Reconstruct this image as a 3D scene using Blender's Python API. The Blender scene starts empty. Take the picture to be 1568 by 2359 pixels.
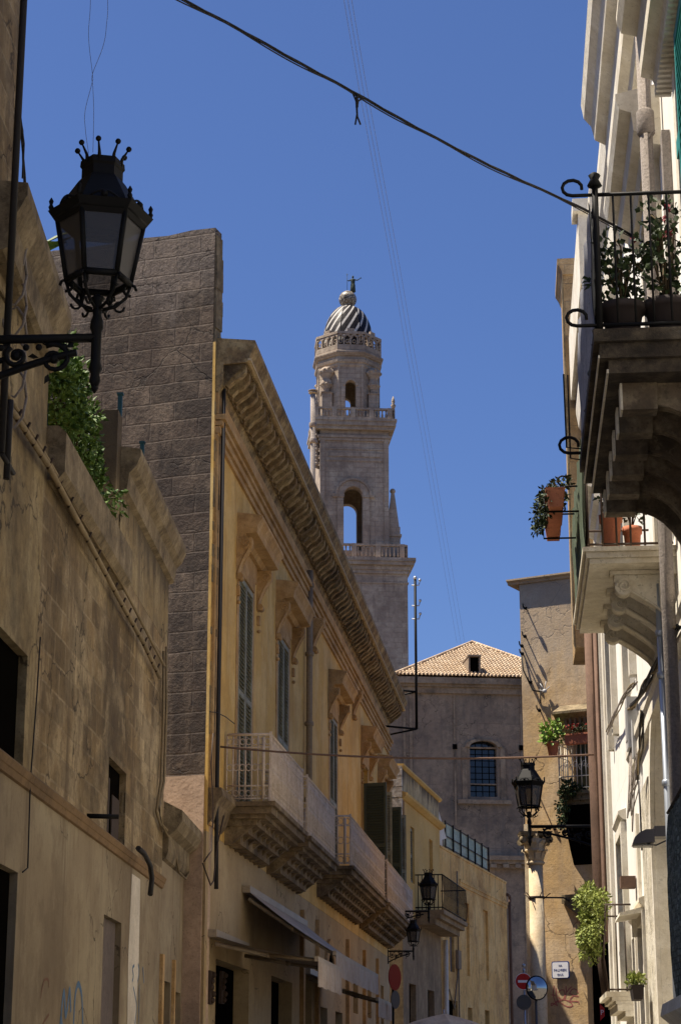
import bpy, math, random
from mathutils import Vector, Matrix
random.seed(7)
C = bpy.context.scene
col = C.collection
rad = math.radians
R_ = random.uniform

# ------------------------------------------------------------------ camera geometry (plate size 1568 x 2359)
f = 4560.; TH = rad(16.1); CX = 784.; CY = 1179.5; CZ = 1.6
def ray(x, y):
    u = CY - y
    return (x - CX, f*math.cos(TH) - u*math.sin(TH), f*math.sin(TH) + u*math.cos(TH))
def atY(x, y, Y):
    r = ray(x, y); t = Y/r[1]
    return Vector((r[0]*t, Y, CZ + r[2]*t))
def HY(y, Y): return atY(CX, y, Y)[2]

class Fac:
    """a facade: s metres along the wall, o metres out of it, h metres above the street"""
    def __init__(S, P, vpx=None, d=None, side=1):
        if d is None:
            t = (vpx - CX)/(f/math.cos(TH)); d = (t, 1)
        L = math.hypot(*d)
        S.d = (d[0]/L, d[1]/L); S.P = (P[0], P[1]); S.n = (S.d[1]*side, -S.d[0]*side)
        S.az = math.atan2(S.d[1], S.d[0]); S.side = side
    def W(S, a, o, h):
        return Vector((S.P[0] + S.d[0]*a + S.n[0]*o, S.P[1] + S.d[1]*a + S.n[1]*o, h))
    def px(S, x, y, o=0):
        r = ray(x, y)
        k = ((S.P[0]+S.n[0]*o)*S.n[0] + (S.P[1]+S.n[1]*o)*S.n[1])/(r[0]*S.n[0] + r[1]*S.n[1])
        q = (r[0]*k, r[1]*k, CZ + r[2]*k)
        return ((q[0]-S.P[0])*S.d[0] + (q[1]-S.P[1])*S.d[1], q[2])

# ------------------------------------------------------------------ mesh builder
ORG = {}
class MB:
    def __init__(S): S.v = []; S.f = []; S.sm = []
    def add(S, vs, fs, smooth=False):
        b = len(S.v); S.v += [Vector(v) for v in vs]
        for q in fs: S.f.append(tuple(b+i for i in q)); S.sm.append(smooth)
        return S
    def box8(S, p):
        return S.add(p, [(0,1,2,3),(7,6,5,4),(0,4,5,1),(1,5,6,2),(2,6,7,3),(3,7,4,0)])
    def fb(S, F, s0, s1, o0, o1, h0, h1):
        return S.box8([F.W(s0,o0,h0),F.W(s1,o0,h0),F.W(s1,o1,h0),F.W(s0,o1,h0),
                       F.W(s0,o0,h1),F.W(s1,o0,h1),F.W(s1,o1,h1),F.W(s0,o1,h1)])
    def prism(S, F, prof, s0, s1):           # profile in (o,h), swept along s
        n = len(prof)
        vs = [F.W(s0,o,h) for o,h in prof] + [F.W(s1,o,h) for o,h in prof]
        fs = [(i,(i+1)%n,n+(i+1)%n,n+i) for i in range(n)] + [tuple(range(n))[::-1], tuple(range(n,2*n))]
        return S.add(vs, fs)
    def plate(S, F, poly, o0, o1):           # outline in (s,h), thickness along o
        n = len(poly)
        vs = [F.W(s,o0,h) for s,h in poly] + [F.W(s,o1,h) for s,h in poly]
        fs = [(i,(i+1)%n,n+(i+1)%n,n+i) for i in range(n)] + [tuple(range(n))[::-1], tuple(range(n,2*n))]
        return S.add(vs, fs)
    def quad(S, *p): return S.add(p, [tuple(range(len(p)))])
    def tube(S, pts, r, n=6, r2=None, smooth=True):
        pts = [Vector(p) for p in pts]; N = len(pts); vs = []
        up = Vector((0,0,1)); prev = None
        for i, p in enumerate(pts):
            t = (pts[min(i+1,N-1)] - pts[max(i-1,0)]).normalized()
            if prev is None:
                a = up if abs(t.dot(up)) < .95 else Vector((1,0,0))
                x = t.cross(a).normalized()
            else:
                x = (prev - t*prev.dot(t))
                x = x.normalized() if x.length > 1e-6 else t.orthogonal().normalized()
            prev = x; y = t.cross(x)
            rr = r if r2 is None else r + (r2-r)*i/max(1,N-1)
            for k in range(n):
                a = 2*math.pi*k/n; vs.append(p + x*math.cos(a)*rr + y*math.sin(a)*rr)
        fs = [(i*n+k, i*n+(k+1)%n, (i+1)*n+(k+1)%n, (i+1)*n+k) for i in range(N-1) for k in range(n)]
        S.add(vs, fs, smooth); b = len(S.v) - len(vs)
        S.f.append(tuple(b+k for k in range(n))[::-1]); S.sm.append(False)
        S.f.append(tuple(b+(N-1)*n+k for k in range(n))); S.sm.append(False)
        return S
    def cyl(S, p0, p1, r, n=12, r2=None): return S.tube([p0, p1], r, n, r2)
    def lathe(S, c, prof, n=20, a0=0., smooth=True, cap=True):
        c = Vector(c); vs = []
        for r, z in prof:
            for k in range(n):
                a = a0 + 2*math.pi*k/n
                vs.append(c + Vector((r*math.cos(a), r*math.sin(a), z)))
        fs = [(i*n+k, i*n+(k+1)%n, (i+1)*n+(k+1)%n, (i+1)*n+k) for i in range(len(prof)-1) for k in range(n)]
        if cap: fs += [tuple(range(n))[::-1], tuple(range((len(prof)-1)*n, len(prof)*n))]
        return S.add(vs, fs, smooth)
    def ball(S, c, r, n=10, m=6):
        return S.lathe(c, [(max(.001, r*math.sin(math.pi*i/m)), -r*math.cos(math.pi*i/m)) for i in range(m+1)], n)
    def leaf(S, c, d, w, L):
        d = Vector(d).normalized(); s = d.cross(Vector((R_(-1,1),R_(-1,1),R_(-1,1)))).normalized()
        u = d.cross(s)
        return S.add([c, c+d*L*.45+s*w+u*w*.4, c+d*L, c+d*L*.45-s*w+u*w*.4], [(0,1,2),(0,2,3)])
    def build(S, name, m, parent=None, org=None):
        me = bpy.data.meshes.new(name)
        o = bpy.data.objects.new(name, me); col.objects.link(o)
        if parent is not None:
            og = ORG[parent.name]; o.parent = parent
        else:
            og = Vector(org) if org is not None else sum(S.v, Vector())/max(1,len(S.v))
            if org is None: og.z = min(v.z for v in S.v)
            o.location = og
        ORG[o.name] = og
        me.from_pydata([tuple(v-og) for v in S.v], [], S.f)
        me.polygons.foreach_set('use_smooth', S.sm)
        me.materials.append(m); me.update()
        import bmesh
        bm = bmesh.new(); bm.from_mesh(me); bmesh.ops.recalc_face_normals(bm, faces=bm.faces); bm.to_mesh(me); bm.free()
        if parent is not None and len(S.v): pass
        return o

def tag(o, label, cat, group=None, kind=None):
    if label: o['label'] = label
    if cat: o['category'] = cat
    if group: o['group'] = group
    if kind: o['kind'] = kind
    return o
def thing(name, label, cat, loc, group=None):
    o = bpy.data.objects.new(name, None); col.objects.link(o); o.location = loc
    o.empty_display_size = .2
    ORG[o.name] = Vector(loc); return tag(o, label, cat, group)

# ------------------------------------------------------------------ materials
def mat(name, base, rough=.85, metal=0., spec=.3):
    m = bpy.data.materials.new(name); m.use_nodes = True
    b = m.node_tree.nodes['Principled BSDF']
    b.inputs['Base Color'].default_value = (*base, 1); b.inputs['Roughness'].default_value = rough
    b.inputs['Metallic'].default_value = metal; b.inputs['Specular IOR Level'].default_value = spec
    return m
def surf(name, base, dark=None, az=0., light=None, blotch=.5, bscale=.7, streak=.0, streakcol=None, brick=None,
         mortar=None, rough=.9, bump=.25, fine=14., topstain_or_tint=None, grain=.12, metal=0., speck=0., crack=0.):
    """weathered surface: large blotches, vertical rain streaks, optional masonry courses, fine grain + bump"""
    m = mat(name, base, rough, metal); nt = m.node_tree; N = nt.nodes; Lk = nt.links
    P = N['Principled BSDF']
    dark = dark or tuple(c*.5 for c in base); light = light or tuple(min(.9, c*1.2) for c in base)
    g = N.new('ShaderNodeNewGeometry')
    mp = N.new('ShaderNodeVectorRotate'); mp.rotation_type = 'Z_AXIS'; mp.inputs['Angle'].default_value = -az
    Lk.new(g.outputs['Position'], mp.inputs['Vector'])
    sx = N.new('ShaderNodeSeparateXYZ'); Lk.new(mp.outputs[0], sx.inputs[0])
    ad = N.new('ShaderNodeMath'); ad.operation = 'ADD'; Lk.new(sx.outputs[0], ad.inputs[0]); Lk.new(sx.outputs[1], ad.inputs[1])
    cb = N.new('ShaderNodeCombineXYZ'); Lk.new(ad.outputs[0], cb.inputs[0]); Lk.new(sx.outputs[2], cb.inputs[1])
    def noise(vec, scale, detail=6, rgh=.6, sc=(1,1,1)):
        mm = N.new('ShaderNodeMapping'); mm.inputs['Scale'].default_value = sc; Lk.new(vec, mm.inputs[0])
        n = N.new('ShaderNodeTexNoise'); n.inputs['Scale'].default_value = scale; n.inputs['Detail'].default_value = detail
        n.inputs['Roughness'].default_value = rgh; Lk.new(mm.outputs[0], n.inputs['Vector']); return n.outputs['Fac']
    def ramp(fac, a, b):
        r = N.new('ShaderNodeMapRange'); r.inputs['From Min'].default_value = a; r.inputs['From Max'].default_value = b
        r.interpolation_type = 'SMOOTHSTEP'; Lk.new(fac, r.inputs['Value']); return r.outputs['Result']
    def mul(a, k):
        n = N.new('ShaderNodeMath'); n.operation = 'MULTIPLY'; Lk.new(a, n.inputs[0])
        if isinstance(k, (int, float)): n.inputs[1].default_value = k
        else: Lk.new(k, n.inputs[1])
        return n.outputs[0]
    def mix(fac, a, b):
        n = N.new('ShaderNodeMix'); n.data_type = 'RGBA'
        if isinstance(fac, float): n.inputs[0].default_value = fac
        else: Lk.new(fac, n.inputs[0])
        for i, c in ((6, a), (7, b)):
            if isinstance(c, tuple): n.inputs[i].default_value = (*c, 1)
            else: Lk.new(c, n.inputs[i])
        return n.outputs[2]
    pos = mp.outputs[0]
    c = mix(ramp(noise(pos, bscale*1.7, 5), .42, .62), base, light)
    bumpsrc = []
    if brick:
        bw, bh, var, ms = brick
        wob = N.new('ShaderNodeTexNoise'); wob.inputs['Scale'].default_value = 1.3; Lk.new(pos, wob.inputs['Vector'])
        wm = N.new('ShaderNodeVectorMath'); wm.operation = 'MULTIPLY_ADD'; Lk.new(wob.outputs['Color'], wm.inputs[0])
        wm.inputs[1].default_value = (.10, .07, 0); Lk.new(cb.outputs[0], wm.inputs[2])
        bt = N.new('ShaderNodeTexBrick'); Lk.new(wm.outputs[0], bt.inputs['Vector'])
        bt.inputs['Scale'].default_value = 1; bt.inputs['Brick Width'].default_value = bw; bt.inputs['Row Height'].default_value = bh
        bt.inputs['Mortar Size'].default_value = ms; bt.inputs['Mortar Smooth'].default_value = .6; bt.inputs['Bias'].default_value = 0
        bt.inputs['Color1'].default_value = (0,0,0,1); bt.inputs['Color2'].default_value = (1,1,1,1); bt.inputs['Mortar'].default_value = (.5,.5,.5,1)
        c = mix(mul(ramp(bt.outputs['Color'], .0, 1.), var), c, dark)
        mo = mul(bt.outputs['Fac'], ramp(noise(pos, 1.1, 3), .35, .6))
        c = mix(mul(mo, .8), c, mortar or dark)
        bumpsrc.append((bt.outputs['Fac'], -.6))
    c = mix(mul(ramp(noise(pos, bscale, 9, .68), .45, .68), blotch), c, dark)
    if blotch > .3 and fine < 39:
        c = mix(mul(ramp(noise(pos, bscale*7, 9, .72), .50, .60), blotch*.45), c, dark)
        c = mix(mul(ramp(noise(pos, bscale*3.1+.7, 9, .7), .56, .63), blotch*.4), c, light)
        c = mix(mul(ramp(noise(pos, 30., 3, .6), .60, .68), min(.8, grain*4)), c, tuple(v*.3 for v in base))
    if crack:
        wn = N.new('ShaderNodeTexNoise'); wn.inputs['Scale'].default_value = 2.2; wn.inputs['Detail'].default_value = 6; Lk.new(pos, wn.inputs['Vector'])
        wv = N.new('ShaderNodeVectorMath'); wv.operation = 'MULTIPLY_ADD'; Lk.new(wn.outputs['Color'], wv.inputs[0]); wv.inputs[1].default_value = (.7,.7,.7); Lk.new(pos, wv.inputs[2])
        vo = N.new('ShaderNodeTexVoronoi'); vo.feature = 'DISTANCE_TO_EDGE'; vo.inputs['Scale'].default_value = .75; Lk.new(wv.outputs[0], vo.inputs['Vector'])
        inv = N.new('ShaderNodeMath'); inv.operation = 'SUBTRACT'; inv.inputs[0].default_value = 1; Lk.new(ramp(vo.outputs['Distance'], .002, .014), inv.inputs[1])
        ck = mul(inv.outputs[0], ramp(noise(pos, .5, 2), .48, .56)); c = mix(mul(ck, crack), c, tuple(v*.3 for v in dark)); bumpsrc.append((ck, -.8))
    if streak:
        c = mix(mul(ramp(noise(pos, 1., 6, .6, (3.5,3.5,.28)), .5, .72), streak), c, streakcol or dark)
    if topstain_or_tint:
        h0, Ls, k = topstain_or_tint[:3]; tc = topstain_or_tint[3] if len(topstain_or_tint) > 3 else dark
        d = N.new('ShaderNodeMath'); d.operation = 'ADD'; Lk.new(sx.outputs[2], d.inputs[0])
        Lk.new(mul(noise(pos, 1., 6, .65, (2.6,2.6,.15)), Ls*2.2), d.inputs[1])
        c = mix(mul(ramp(d.outputs[0], h0+Ls*.25, h0+Ls*.9), k), c, tc)
    if speck:
        c = mix(mul(ramp(noise(pos, 6., 3, .7), .56, .68), speck), c, dark)
    gn = noise(pos, fine, 8, .75)
    c = mix(mul(ramp(gn, .35, .7), grain*2), c, tuple(v*.35 for v in base))
    Lk.new(c, P.inputs['Base Color'])
    if bump:
        b = N.new('ShaderNodeBump'); b.inputs['Strength'].default_value = bump; b.inputs['Distance'].default_value = .03
        hsum = gn
        a2 = N.new('ShaderNodeMath'); a2.operation = 'ADD'; Lk.new(gn, a2.inputs[0]); Lk.new(mul(noise(pos, 3.5, 6), 1.2), a2.inputs[1]); hsum = a2.outputs[0]
        for s_, k in bumpsrc:
            a = N.new('ShaderNodeMath'); a.operation = 'ADD'; Lk.new(hsum, a.inputs[0]); Lk.new(mul(s_, k), a.inputs[1]); hsum = a.outputs[0]
        Lk.new(hsum, b.inputs['Height']); Lk.new(b.outputs[0], P.inputs['Normal'])
    return m

# ------------------------------------------------------------------ the facade planes
Y_ = Fac(atY(487, 1300, 32), 1310)
L_ = Fac(atY(385, 1600, 29.5), 985)
Rr = Fac(atY(1552, 1300, 18), 1185, side=-1)
PW = Fac(Y_.W(0, 0, 0), d=(.944, -.33))              # blank party wall
SB = Fac(atY(1207, 1800, 50), d=(.87, -.493))        # stone house facing us
N2 = Fac(atY(925, 1900, 67), 1720)
n2e = N2.px(1013, 1990)[0]
N3 = Fac(N2.W(n2e, 0, 0), 2000)
CH = Fac(atY(1070, 1700, 120), d=(math.cos(rad(6)), math.sin(rad(6))))
TW = Fac(atY(816, 1100, 157), d=(math.cos(rad(5)), math.sin(rad(5))))

# ------------------------------------------------------------------ palette
M = {}
M['yellow'] = surf('ochre_plaster', (.62,.39,.11), (.38,.225,.065), Y_.az, (.68,.48,.19), .45, .5, .5, (.29,.15,.04), bump=.08, grain=.08)
M['trim'] = surf('ochre_stone_trim', (.46,.28,.11), (.20,.12,.055), Y_.az, (.54,.36,.17), .6, 1.1, .35, bump=.25)
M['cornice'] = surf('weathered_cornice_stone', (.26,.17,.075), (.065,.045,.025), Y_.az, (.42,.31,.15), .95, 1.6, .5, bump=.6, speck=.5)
M['cornice_dk'] = surf('shaded_cornice_soffit', (.15,.10,.05), (.04,.028,.018), Y_.az, (.36,.26,.13), .9, 2.2, .4, bump=.8, speck=.5)  # darker cornice stone, shade under the corona painted into its colour
M['fillet'] = surf('pale_fillet_stone', (.50,.39,.24), (.25,.18,.1), Y_.az, bump=.3)
M['ground_y'] = surf('beige_render', (.40,.29,.15), (.25,.17,.085), Y_.az, (.44,.33,.18), .45, .5, .3, crack=.8, bump=.08, grain=.07)
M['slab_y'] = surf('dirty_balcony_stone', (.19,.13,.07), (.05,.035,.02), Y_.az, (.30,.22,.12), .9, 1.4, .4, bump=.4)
M['old'] = surf('old_limestone', (.27,.185,.085), (.05,.034,.018), L_.az, (.50,.39,.23), .9, .45, .85, (.12,.082,.045), brick=(.62,.31,.5,.02), mortar=(.38,.30,.18), crack=.8, bump=.5, grain=.16)
M['old_top'] = surf('streaked_limestone', (.27,.195,.09), (.05,.035,.02), L_.az, (.36,.28,.15), .7, .8, .95, (.15,.11,.06), crack=.8, bump=.4, topstain_or_tint=(9.25,.9,.85))
M['old_low'] = surf('smooth_beige_render', (.27,.21,.13), (.14,.10,.06), L_.az, (.34,.28,.18), .7, .3, .9, (.17,.125,.075), crack=.8, bump=.08, grain=.05)
M['band'] = surf('string_course_stone', (.20,.125,.06), (.07,.045,.025), L_.az, bump=.2)
M['coping'] = surf('lichen_coping', (.20,.15,.085), (.055,.04,.024), L_.az, (.30,.235,.14), .8, 1.6, .4, bump=.5)
M['party'] = surf('blackened_ashlar', (.10,.068,.048), (.032,.024,.02), PW.az, (.22,.16,.11), .95, .55, .5, (.20,.145,.10), brick=(.9,.34,.6,.018), mortar=(.17,.125,.09), bump=.8, grain=.3, speck=.9, crack=.6, topstain_or_tint=(15.4,1.3,.45,(.27,.225,.19)))  # the top band only turns paler towards the wall's top
M['party_low'] = surf('patched_plaster', (.46,.33,.23), (.28,.19,.13), PW.az, bump=.3, topstain_or_tint=(7.3,1.0,.9,(.15,.11,.09)))
M['white'] = surf('cream_white_render', (.82,.80,.76), (.62,.57,.49), Rr.az, (.84,.81,.74), .30, .6, .25, (.58,.52,.42), bump=.1, grain=.04, rough=.8)
M['whitetrim'] = surf('pale_stone_trim', (.70,.65,.54), (.46,.40,.30), Rr.az, (.78,.74,.65), .5, 1.3, .35, bump=.25, grain=.08)
M['peel'] = surf('flaking_stone', (.66,.60,.47), (.16,.13,.085), Rr.az, (.78,.73,.62), .55, 2.2, .2, bump=.9, grain=.15, speck=.6)
M['b1stone'] = surf('shade_toned_stone', (.04,.03,.021), (.014,.011,.008), Rr.az, (.10,.078,.05), .85, 2.2, .3, bump=.5)  # near-black base colour carries the near balcony's shade
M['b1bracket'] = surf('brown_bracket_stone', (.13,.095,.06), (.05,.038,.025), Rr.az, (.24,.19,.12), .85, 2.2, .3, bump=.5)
M['b2stone'] = surf('cream_carved_stone', (.62,.56,.43), (.38,.31,.21), Rr.az, (.70,.65,.53), .5, 1.8, .3, bump=.25)
M['ochre_far'] = surf('ochre_ashlar', (.46,.31,.15), (.22,.145,.075), SB.az, (.55,.41,.24), .7, .5, .4, brick=(.75,.33,.30,.012), mortar=(.25,.18,.11), bump=.6, speck=.2)
M['sstone'] = surf('sunlit_ochre_masonry', (.62,.42,.20), (.34,.245,.155), SB.az, (.72,.55,.35), .7, .42, .4, (.34,.26,.19), brick=(.85,.36,.22,.006), mortar=(.42,.30,.18), crack=.8, bump=.22, speck=.15, topstain_or_tint=(12.9,2.0,.6,(.40,.33,.25)))
M['column'] = surf('pale_column_stone', (.58,.46,.30), (.42,.30,.17), 0, (.66,.56,.40), .4, 1.2, .2, bump=.2)
M['n2'] = surf('sunwashed_yellow_render', (.64,.41,.12), (.48,.30,.10), N2.az, (.68,.46,.16), .4, .5, .3, bump=.1)
M['n2par'] = surf('mould_streaked_parapet', (.50,.37,.18), (.08,.06,.04), N2.az, (.58,.45,.25), .5, 1., 1., (.09,.07,.045), bump=.3)
M['n2low'] = surf('brown_old_render', (.26,.18,.10), (.13,.09,.05), N2.az, (.34,.25,.14), .7, .7, .4, bump=.2)
M['quoin'] = surf('grey_quoin_stone', (.44,.38,.31), (.17,.14,.11), N2.az, (.62,.57,.50), .8, 2.5, .4, bump=.5)
M['n3'] = surf('stained_yellow_render', (.74,.46,.15), (.33,.18,.065), N3.az, (.80,.55,.22), .75, .45, .7, (.30,.19,.08), crack=.8, bump=.12)
M['church'] = surf('grey_brown_render', (.29,.215,.15), (.11,.092,.075), CH.az, (.37,.28,.19), .95, .2, .6, (.14,.12,.10), brick=(3.1,1.9,.15,.02), mortar=(.16,.12,.09), crack=.8, bump=.2, fine=4)
M['churchtrim'] = surf('church_moulding', (.30,.22,.145), (.10,.08,.06), CH.az, (.36,.28,.19), .8, .7, .4, bump=.4, fine=5)
M['tower'] = surf('bell_tower_limestone', (.43,.34,.255), (.24,.185,.14), TW.az, (.53,.44,.33), .9, .33, .6, (.2,.15,.115), brick=(1.3,.42,.28,.03), mortar=(.25,.19,.14), bump=.6, fine=3)
M['roof'] = surf('terracotta_tile', (.47,.34,.215), (.26,.18,.12), 0, (.58,.46,.33), .6, 1.2, 0, bump=.1, fine=5)
M['iron'] = mat('black_wrought_iron', (.005,.005,.005), .6, .0, .15)
M['ironrust'] = surf('rusty_iron', (.05,.03,.02), bump=.1, rough=.7)
M['pinkrail'] = surf('pink_beige_painted_iron', (.60,.49,.38), (.40,.29,.20), 0, (.68,.57,.46), .6, 3., .3, bump=.1)
M['shutter'] = surf('grey_green_shutter', (.24,.215,.13), (.11,.115,.075), 0, (.30,.30,.21), .5, 2., .3, bump=.1, rough=.6)
M['shutterdk'] = mat('dark_green_shutter', (.07,.085,.058), .6)
M['teal'] = mat('teal_paint', (.03,.22,.19), .5)
M['glassdk'] = mat('dark_window_glass', (.012,.014,.018), .12, 0, .6)
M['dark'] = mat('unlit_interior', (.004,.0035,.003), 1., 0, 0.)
M['darkwood'] = surf('dark_wood', (.055,.038,.028), bump=.1)
M['taupe'] = surf('taupe_door_paint', (.12,.095,.085), bump=.05)
M['lampglass'] = mat('frosted_lamp_glass', (.045,.042,.042), .35, 0, .5)
M['lampglass'].node_tree.nodes['Principled BSDF'].inputs['Alpha'].default_value = .78
M['pipegrey'] = surf('grey_cement_pipe', (.30,.26,.23), (.17,.14,.12), 0, bump=.7, fine=40, grain=.3)
M['pipebrown'] = surf('brown_painted_pipe', (.14,.085,.06), (.08,.05,.035), 0, bump=.1)
M['pipeyellow'] = surf('dull_zinc_pipe', (.26,.20,.13), (.15,.11,.08), 0, bump=.1)
M['steel'] = mat('galvanised_steel', (.38,.42,.48), .4, .6)
M['cable'] = mat('black_cable', (.02,.018,.018), .7)
M['cablebeige'] = surf('paint_covered_cable', (.25,.19,.11), bump=.1)
M['thin'] = mat('thin_wire', (.12,.14,.22), .6)
M['leaf'] = surf('foliage_green', (.07,.13,.018), (.03,.07,.012), 0, (.13,.21,.03), .95, 9., 0, bump=0, rough=.6, grain=.02)
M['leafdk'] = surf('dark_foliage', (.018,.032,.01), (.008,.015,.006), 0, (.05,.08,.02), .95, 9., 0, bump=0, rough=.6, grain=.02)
M['leafyel'] = surf('yellow_green_foliage', (.20,.24,.05), (.10,.14,.03), 0, (.32,.36,.08), .95, 9., 0, bump=0, rough=.6, grain=.02)
M['leaflime'] = surf('lime_foliage', (.22,.34,.05), (.12,.22,.03), 0, (.35,.48,.10), .95, 9., 0, bump=0, rough=.6, grain=.02)
M['stem'] = mat('plant_stem', (.07,.05,.025), .9)
M['redleaf'] = mat('red_flowers', (.35,.04,.03), .7)
M['pinkflower'] = mat('dusky_pink_flowers', (.22,.04,.05), .7)
M['terra'] = surf('terracotta_pot_clay', (.48,.17,.09), (.30,.10,.06), 0, bump=.15)
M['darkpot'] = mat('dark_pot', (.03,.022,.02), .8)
M['greytarp'] = surf('blue_grey_canvas', (.27,.28,.33), (.20,.21,.25), 0, (.33,.34,.39), .4, 2., .5, bump=.15)
M['greentarp'] = surf('green_canvas', (.075,.10,.06), (.05,.065,.04), 0, (.10,.13,.085), .5, 2., .5, bump=.15)
M['net'] = surf('dark_green_netting', (.16,.20,.16), (.03,.04,.034), 0, (.32,.37,.33), 1., 9., .9, bump=.6, brick=(.06,.045,.6,.008), mortar=(.02,.03,.025))
M['awning'] = surf('faded_awning_fabric', (.44,.35,.27), (.26,.20,.15), 0, (.47,.40,.33), .5, 1.2, .3, bump=.1)
M['awnbar'] = surf('cream_awning_metal', (.30,.24,.17), (.25,.2,.14), 0, bump=.05, rough=.5)
M['signwhite'] = mat('sign_white_enamel', (.78,.79,.84), .35)
M['signblue'] = mat('sign_blue_enamel', (.03,.06,.22), .35)
M['signred'] = mat('sign_red_enamel', (.45,.012,.012), .35)
M['signdark'] = mat('shaded_red_enamel', (.24,.01,.008), .4)  # red darkened so the sign's shade sits in its colour
M['signback'] = mat('sign_back_grey', (.10,.10,.10), .5, .4)
M['mirror'] = mat('mirror_surface', (.42,.43,.43), .08, 1.)
M['spraypink'] = mat('pink_spray_paint', (.40,.13,.11), .8)
M['sprayblue'] = mat('blue_spray_paint', (.09,.16,.26), .8)
M['sprayred'] = mat('faded_red_spray', (.16,.08,.045), .8)
M['whitewash'] = surf('whitewash_paint', (.58,.52,.43), (.45,.38,.28), 0, bump=.05)
M['umbrella'] = surf('cream_umbrella_fabric', (.60,.53,.40), (.48,.41,.3), 0, bump=.05)
M['bluetank'] = surf('green_corrugated_panel', (.30,.38,.30), (.17,.22,.18), 0, (.42,.50,.42), .6, 2., .2, bump=.1, rough=.5)
M['floodlight'] = mat('floodlight_black', (.03,.028,.035), .35)
M['bronze'] = surf('green_bronze', (.05,.065,.05), bump=.2)
M['box'] = mat('grey_plastic_box', (.42,.42,.42), .5)
M['asphalt'] = surf('street_paving', (.14,.12,.10), brick=(.6,.4,.4,.02), bump=.3)

# dome tiles: black and white glazed tiles laid in slanting bands, each of the eight gores mirrored
def dome_mat():
    m = mat('striped_glazed_tiles', (.5,.5,.5), .5, 0, .2); nt = m.node_tree; N = nt.nodes; Lk = nt.links
    u = N.new('ShaderNodeUVMap'); sx = N.new('ShaderNodeSeparateXYZ'); Lk.new(u.outputs[0], sx.inputs[0])
    a = N.new('ShaderNodeMath'); a.operation = 'MULTIPLY_ADD'; a.inputs[1].default_value = 2.2
    Lk.new(sx.outputs[0], a.inputs[0]); 
    b = N.new('ShaderNodeMath'); b.operation = 'MULTIPLY'; b.inputs[1].default_value = -4.2; Lk.new(sx.outputs[1], b.inputs[0])
    Lk.new(b.outputs[0], a.inputs[2])
    fr = N.new('ShaderNodeMath'); fr.operation = 'FRACT'; Lk.new(a.outputs[0], fr.inputs[0])
    gt = N.new('ShaderNodeMath'); gt.operation = 'GREATER_THAN'; gt.inputs[1].default_value = .70; Lk.new(fr.outputs[0], gt.inputs[0])
    # dark rib at the gore edges
    ed = N.new('ShaderNodeMath'); ed.operation = 'GREATER_THAN'; ed.inputs[1].default_value = .07; Lk.new(sx.outputs[0], ed.inputs[0])
    mu = N.new('ShaderNodeMath'); mu.operation = 'MULTIPLY'; Lk.new(gt.outputs[0], mu.inputs[0]); Lk.new(ed.outputs[0], mu.inputs[1])
    mx = N.new('ShaderNodeMix'); mx.data_type = 'RGBA'; Lk.new(mu.outputs[0], mx.inputs[0])
    mx.inputs[6].default_value = (.012,.009,.009,1); mx.inputs[7].default_value = (.50,.47,.42,1)
    Lk.new(mx.outputs[2], N['Principled BSDF'].inputs['Base Color']); return m
M['dome'] = dome_mat()
M['ball'] = surf('mottled_glazed_ball', (.17,.12,.07), (.015,.012,.01), 0, (.55,.5,.4), 1., 3.5, 0, bump=.3, rough=.35)

# ------------------------------------------------------------------ shared builders
def wall(F, s0, s1, h0, h1, holes=(), depth=.3, body=6., mb=None, skew=0.):
    """front sheet with real openings, reveals, and the mass of the house behind it"""
    b = mb or MB()
    ss = sorted({s0, s1, *[v for q in holes for v in q[:2]]}); hs = sorted({h0, h1, *[v for q in holes for v in q[2:4]]})
    for i in range(len(ss)-1):
        for j in range(len(hs)-1):
            sm, hm = (ss[i]+ss[i+1])/2, (hs[j]+hs[j+1])/2
            if any(q[0] < sm < q[1] and q[2] < hm < q[3] for q in holes): continue
            b.quad(F.W(ss[i],0,hs[j]), F.W(ss[i+1],0,hs[j]), F.W(ss[i+1],0,hs[j+1]), F.W(ss[i],0,hs[j+1]))
    def rim(a0, a1, b0, b1):
        for (p, q) in (((a0,b0),(a1,b0)), ((a1,b0),(a1,b1)), ((a1,b1),(a0,b1)), ((a0,b1),(a0,b0))):
            b.quad(F.W(p[0],0,p[1]), F.W(q[0],0,q[1]), F.W(q[0],-depth,q[1]), F.W(p[0],-depth,p[1]))
    for q in holes: rim(*q[:4])
    if skew:
        b.quad(F.W(s0,0,h0), F.W(s0,0,h1), F.W(s0+skew*depth,-depth,h1), F.W(s0+skew*depth,-depth,h0))
        b.quad(F.W(s1,0,h0), F.W(s1,0,h1), F.W(s1,-depth,h1), F.W(s1,-depth,h0))
        for h in (h0,h1): b.quad(F.W(s0,0,h), F.W(s1,0,h), F.W(s1,-depth,h), F.W(s0+skew*depth,-depth,h))
    else: rim(s0, s1, h0, h1)
    if skew:
        pl = [(s0+.01+skew*depth+.0,-depth),(s1,-depth),(s1,-body),(s0+.5+skew*body,-body),(s0+.5+skew*(depth+.5),-depth-.5)]
        n = len(pl); vs = [F.W(a,o,h0) for a,o in pl]+[F.W(a,o,h1) for a,o in pl]
        b.add(vs, [(i,(i+1)%n,n+(i+1)%n,n+i) for i in range(n)]+[tuple(range(n))[::-1],tuple(range(n,2*n))])
    else: b.fb(F, s0, s1, -body, -depth, h0, h1)
    return b
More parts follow.
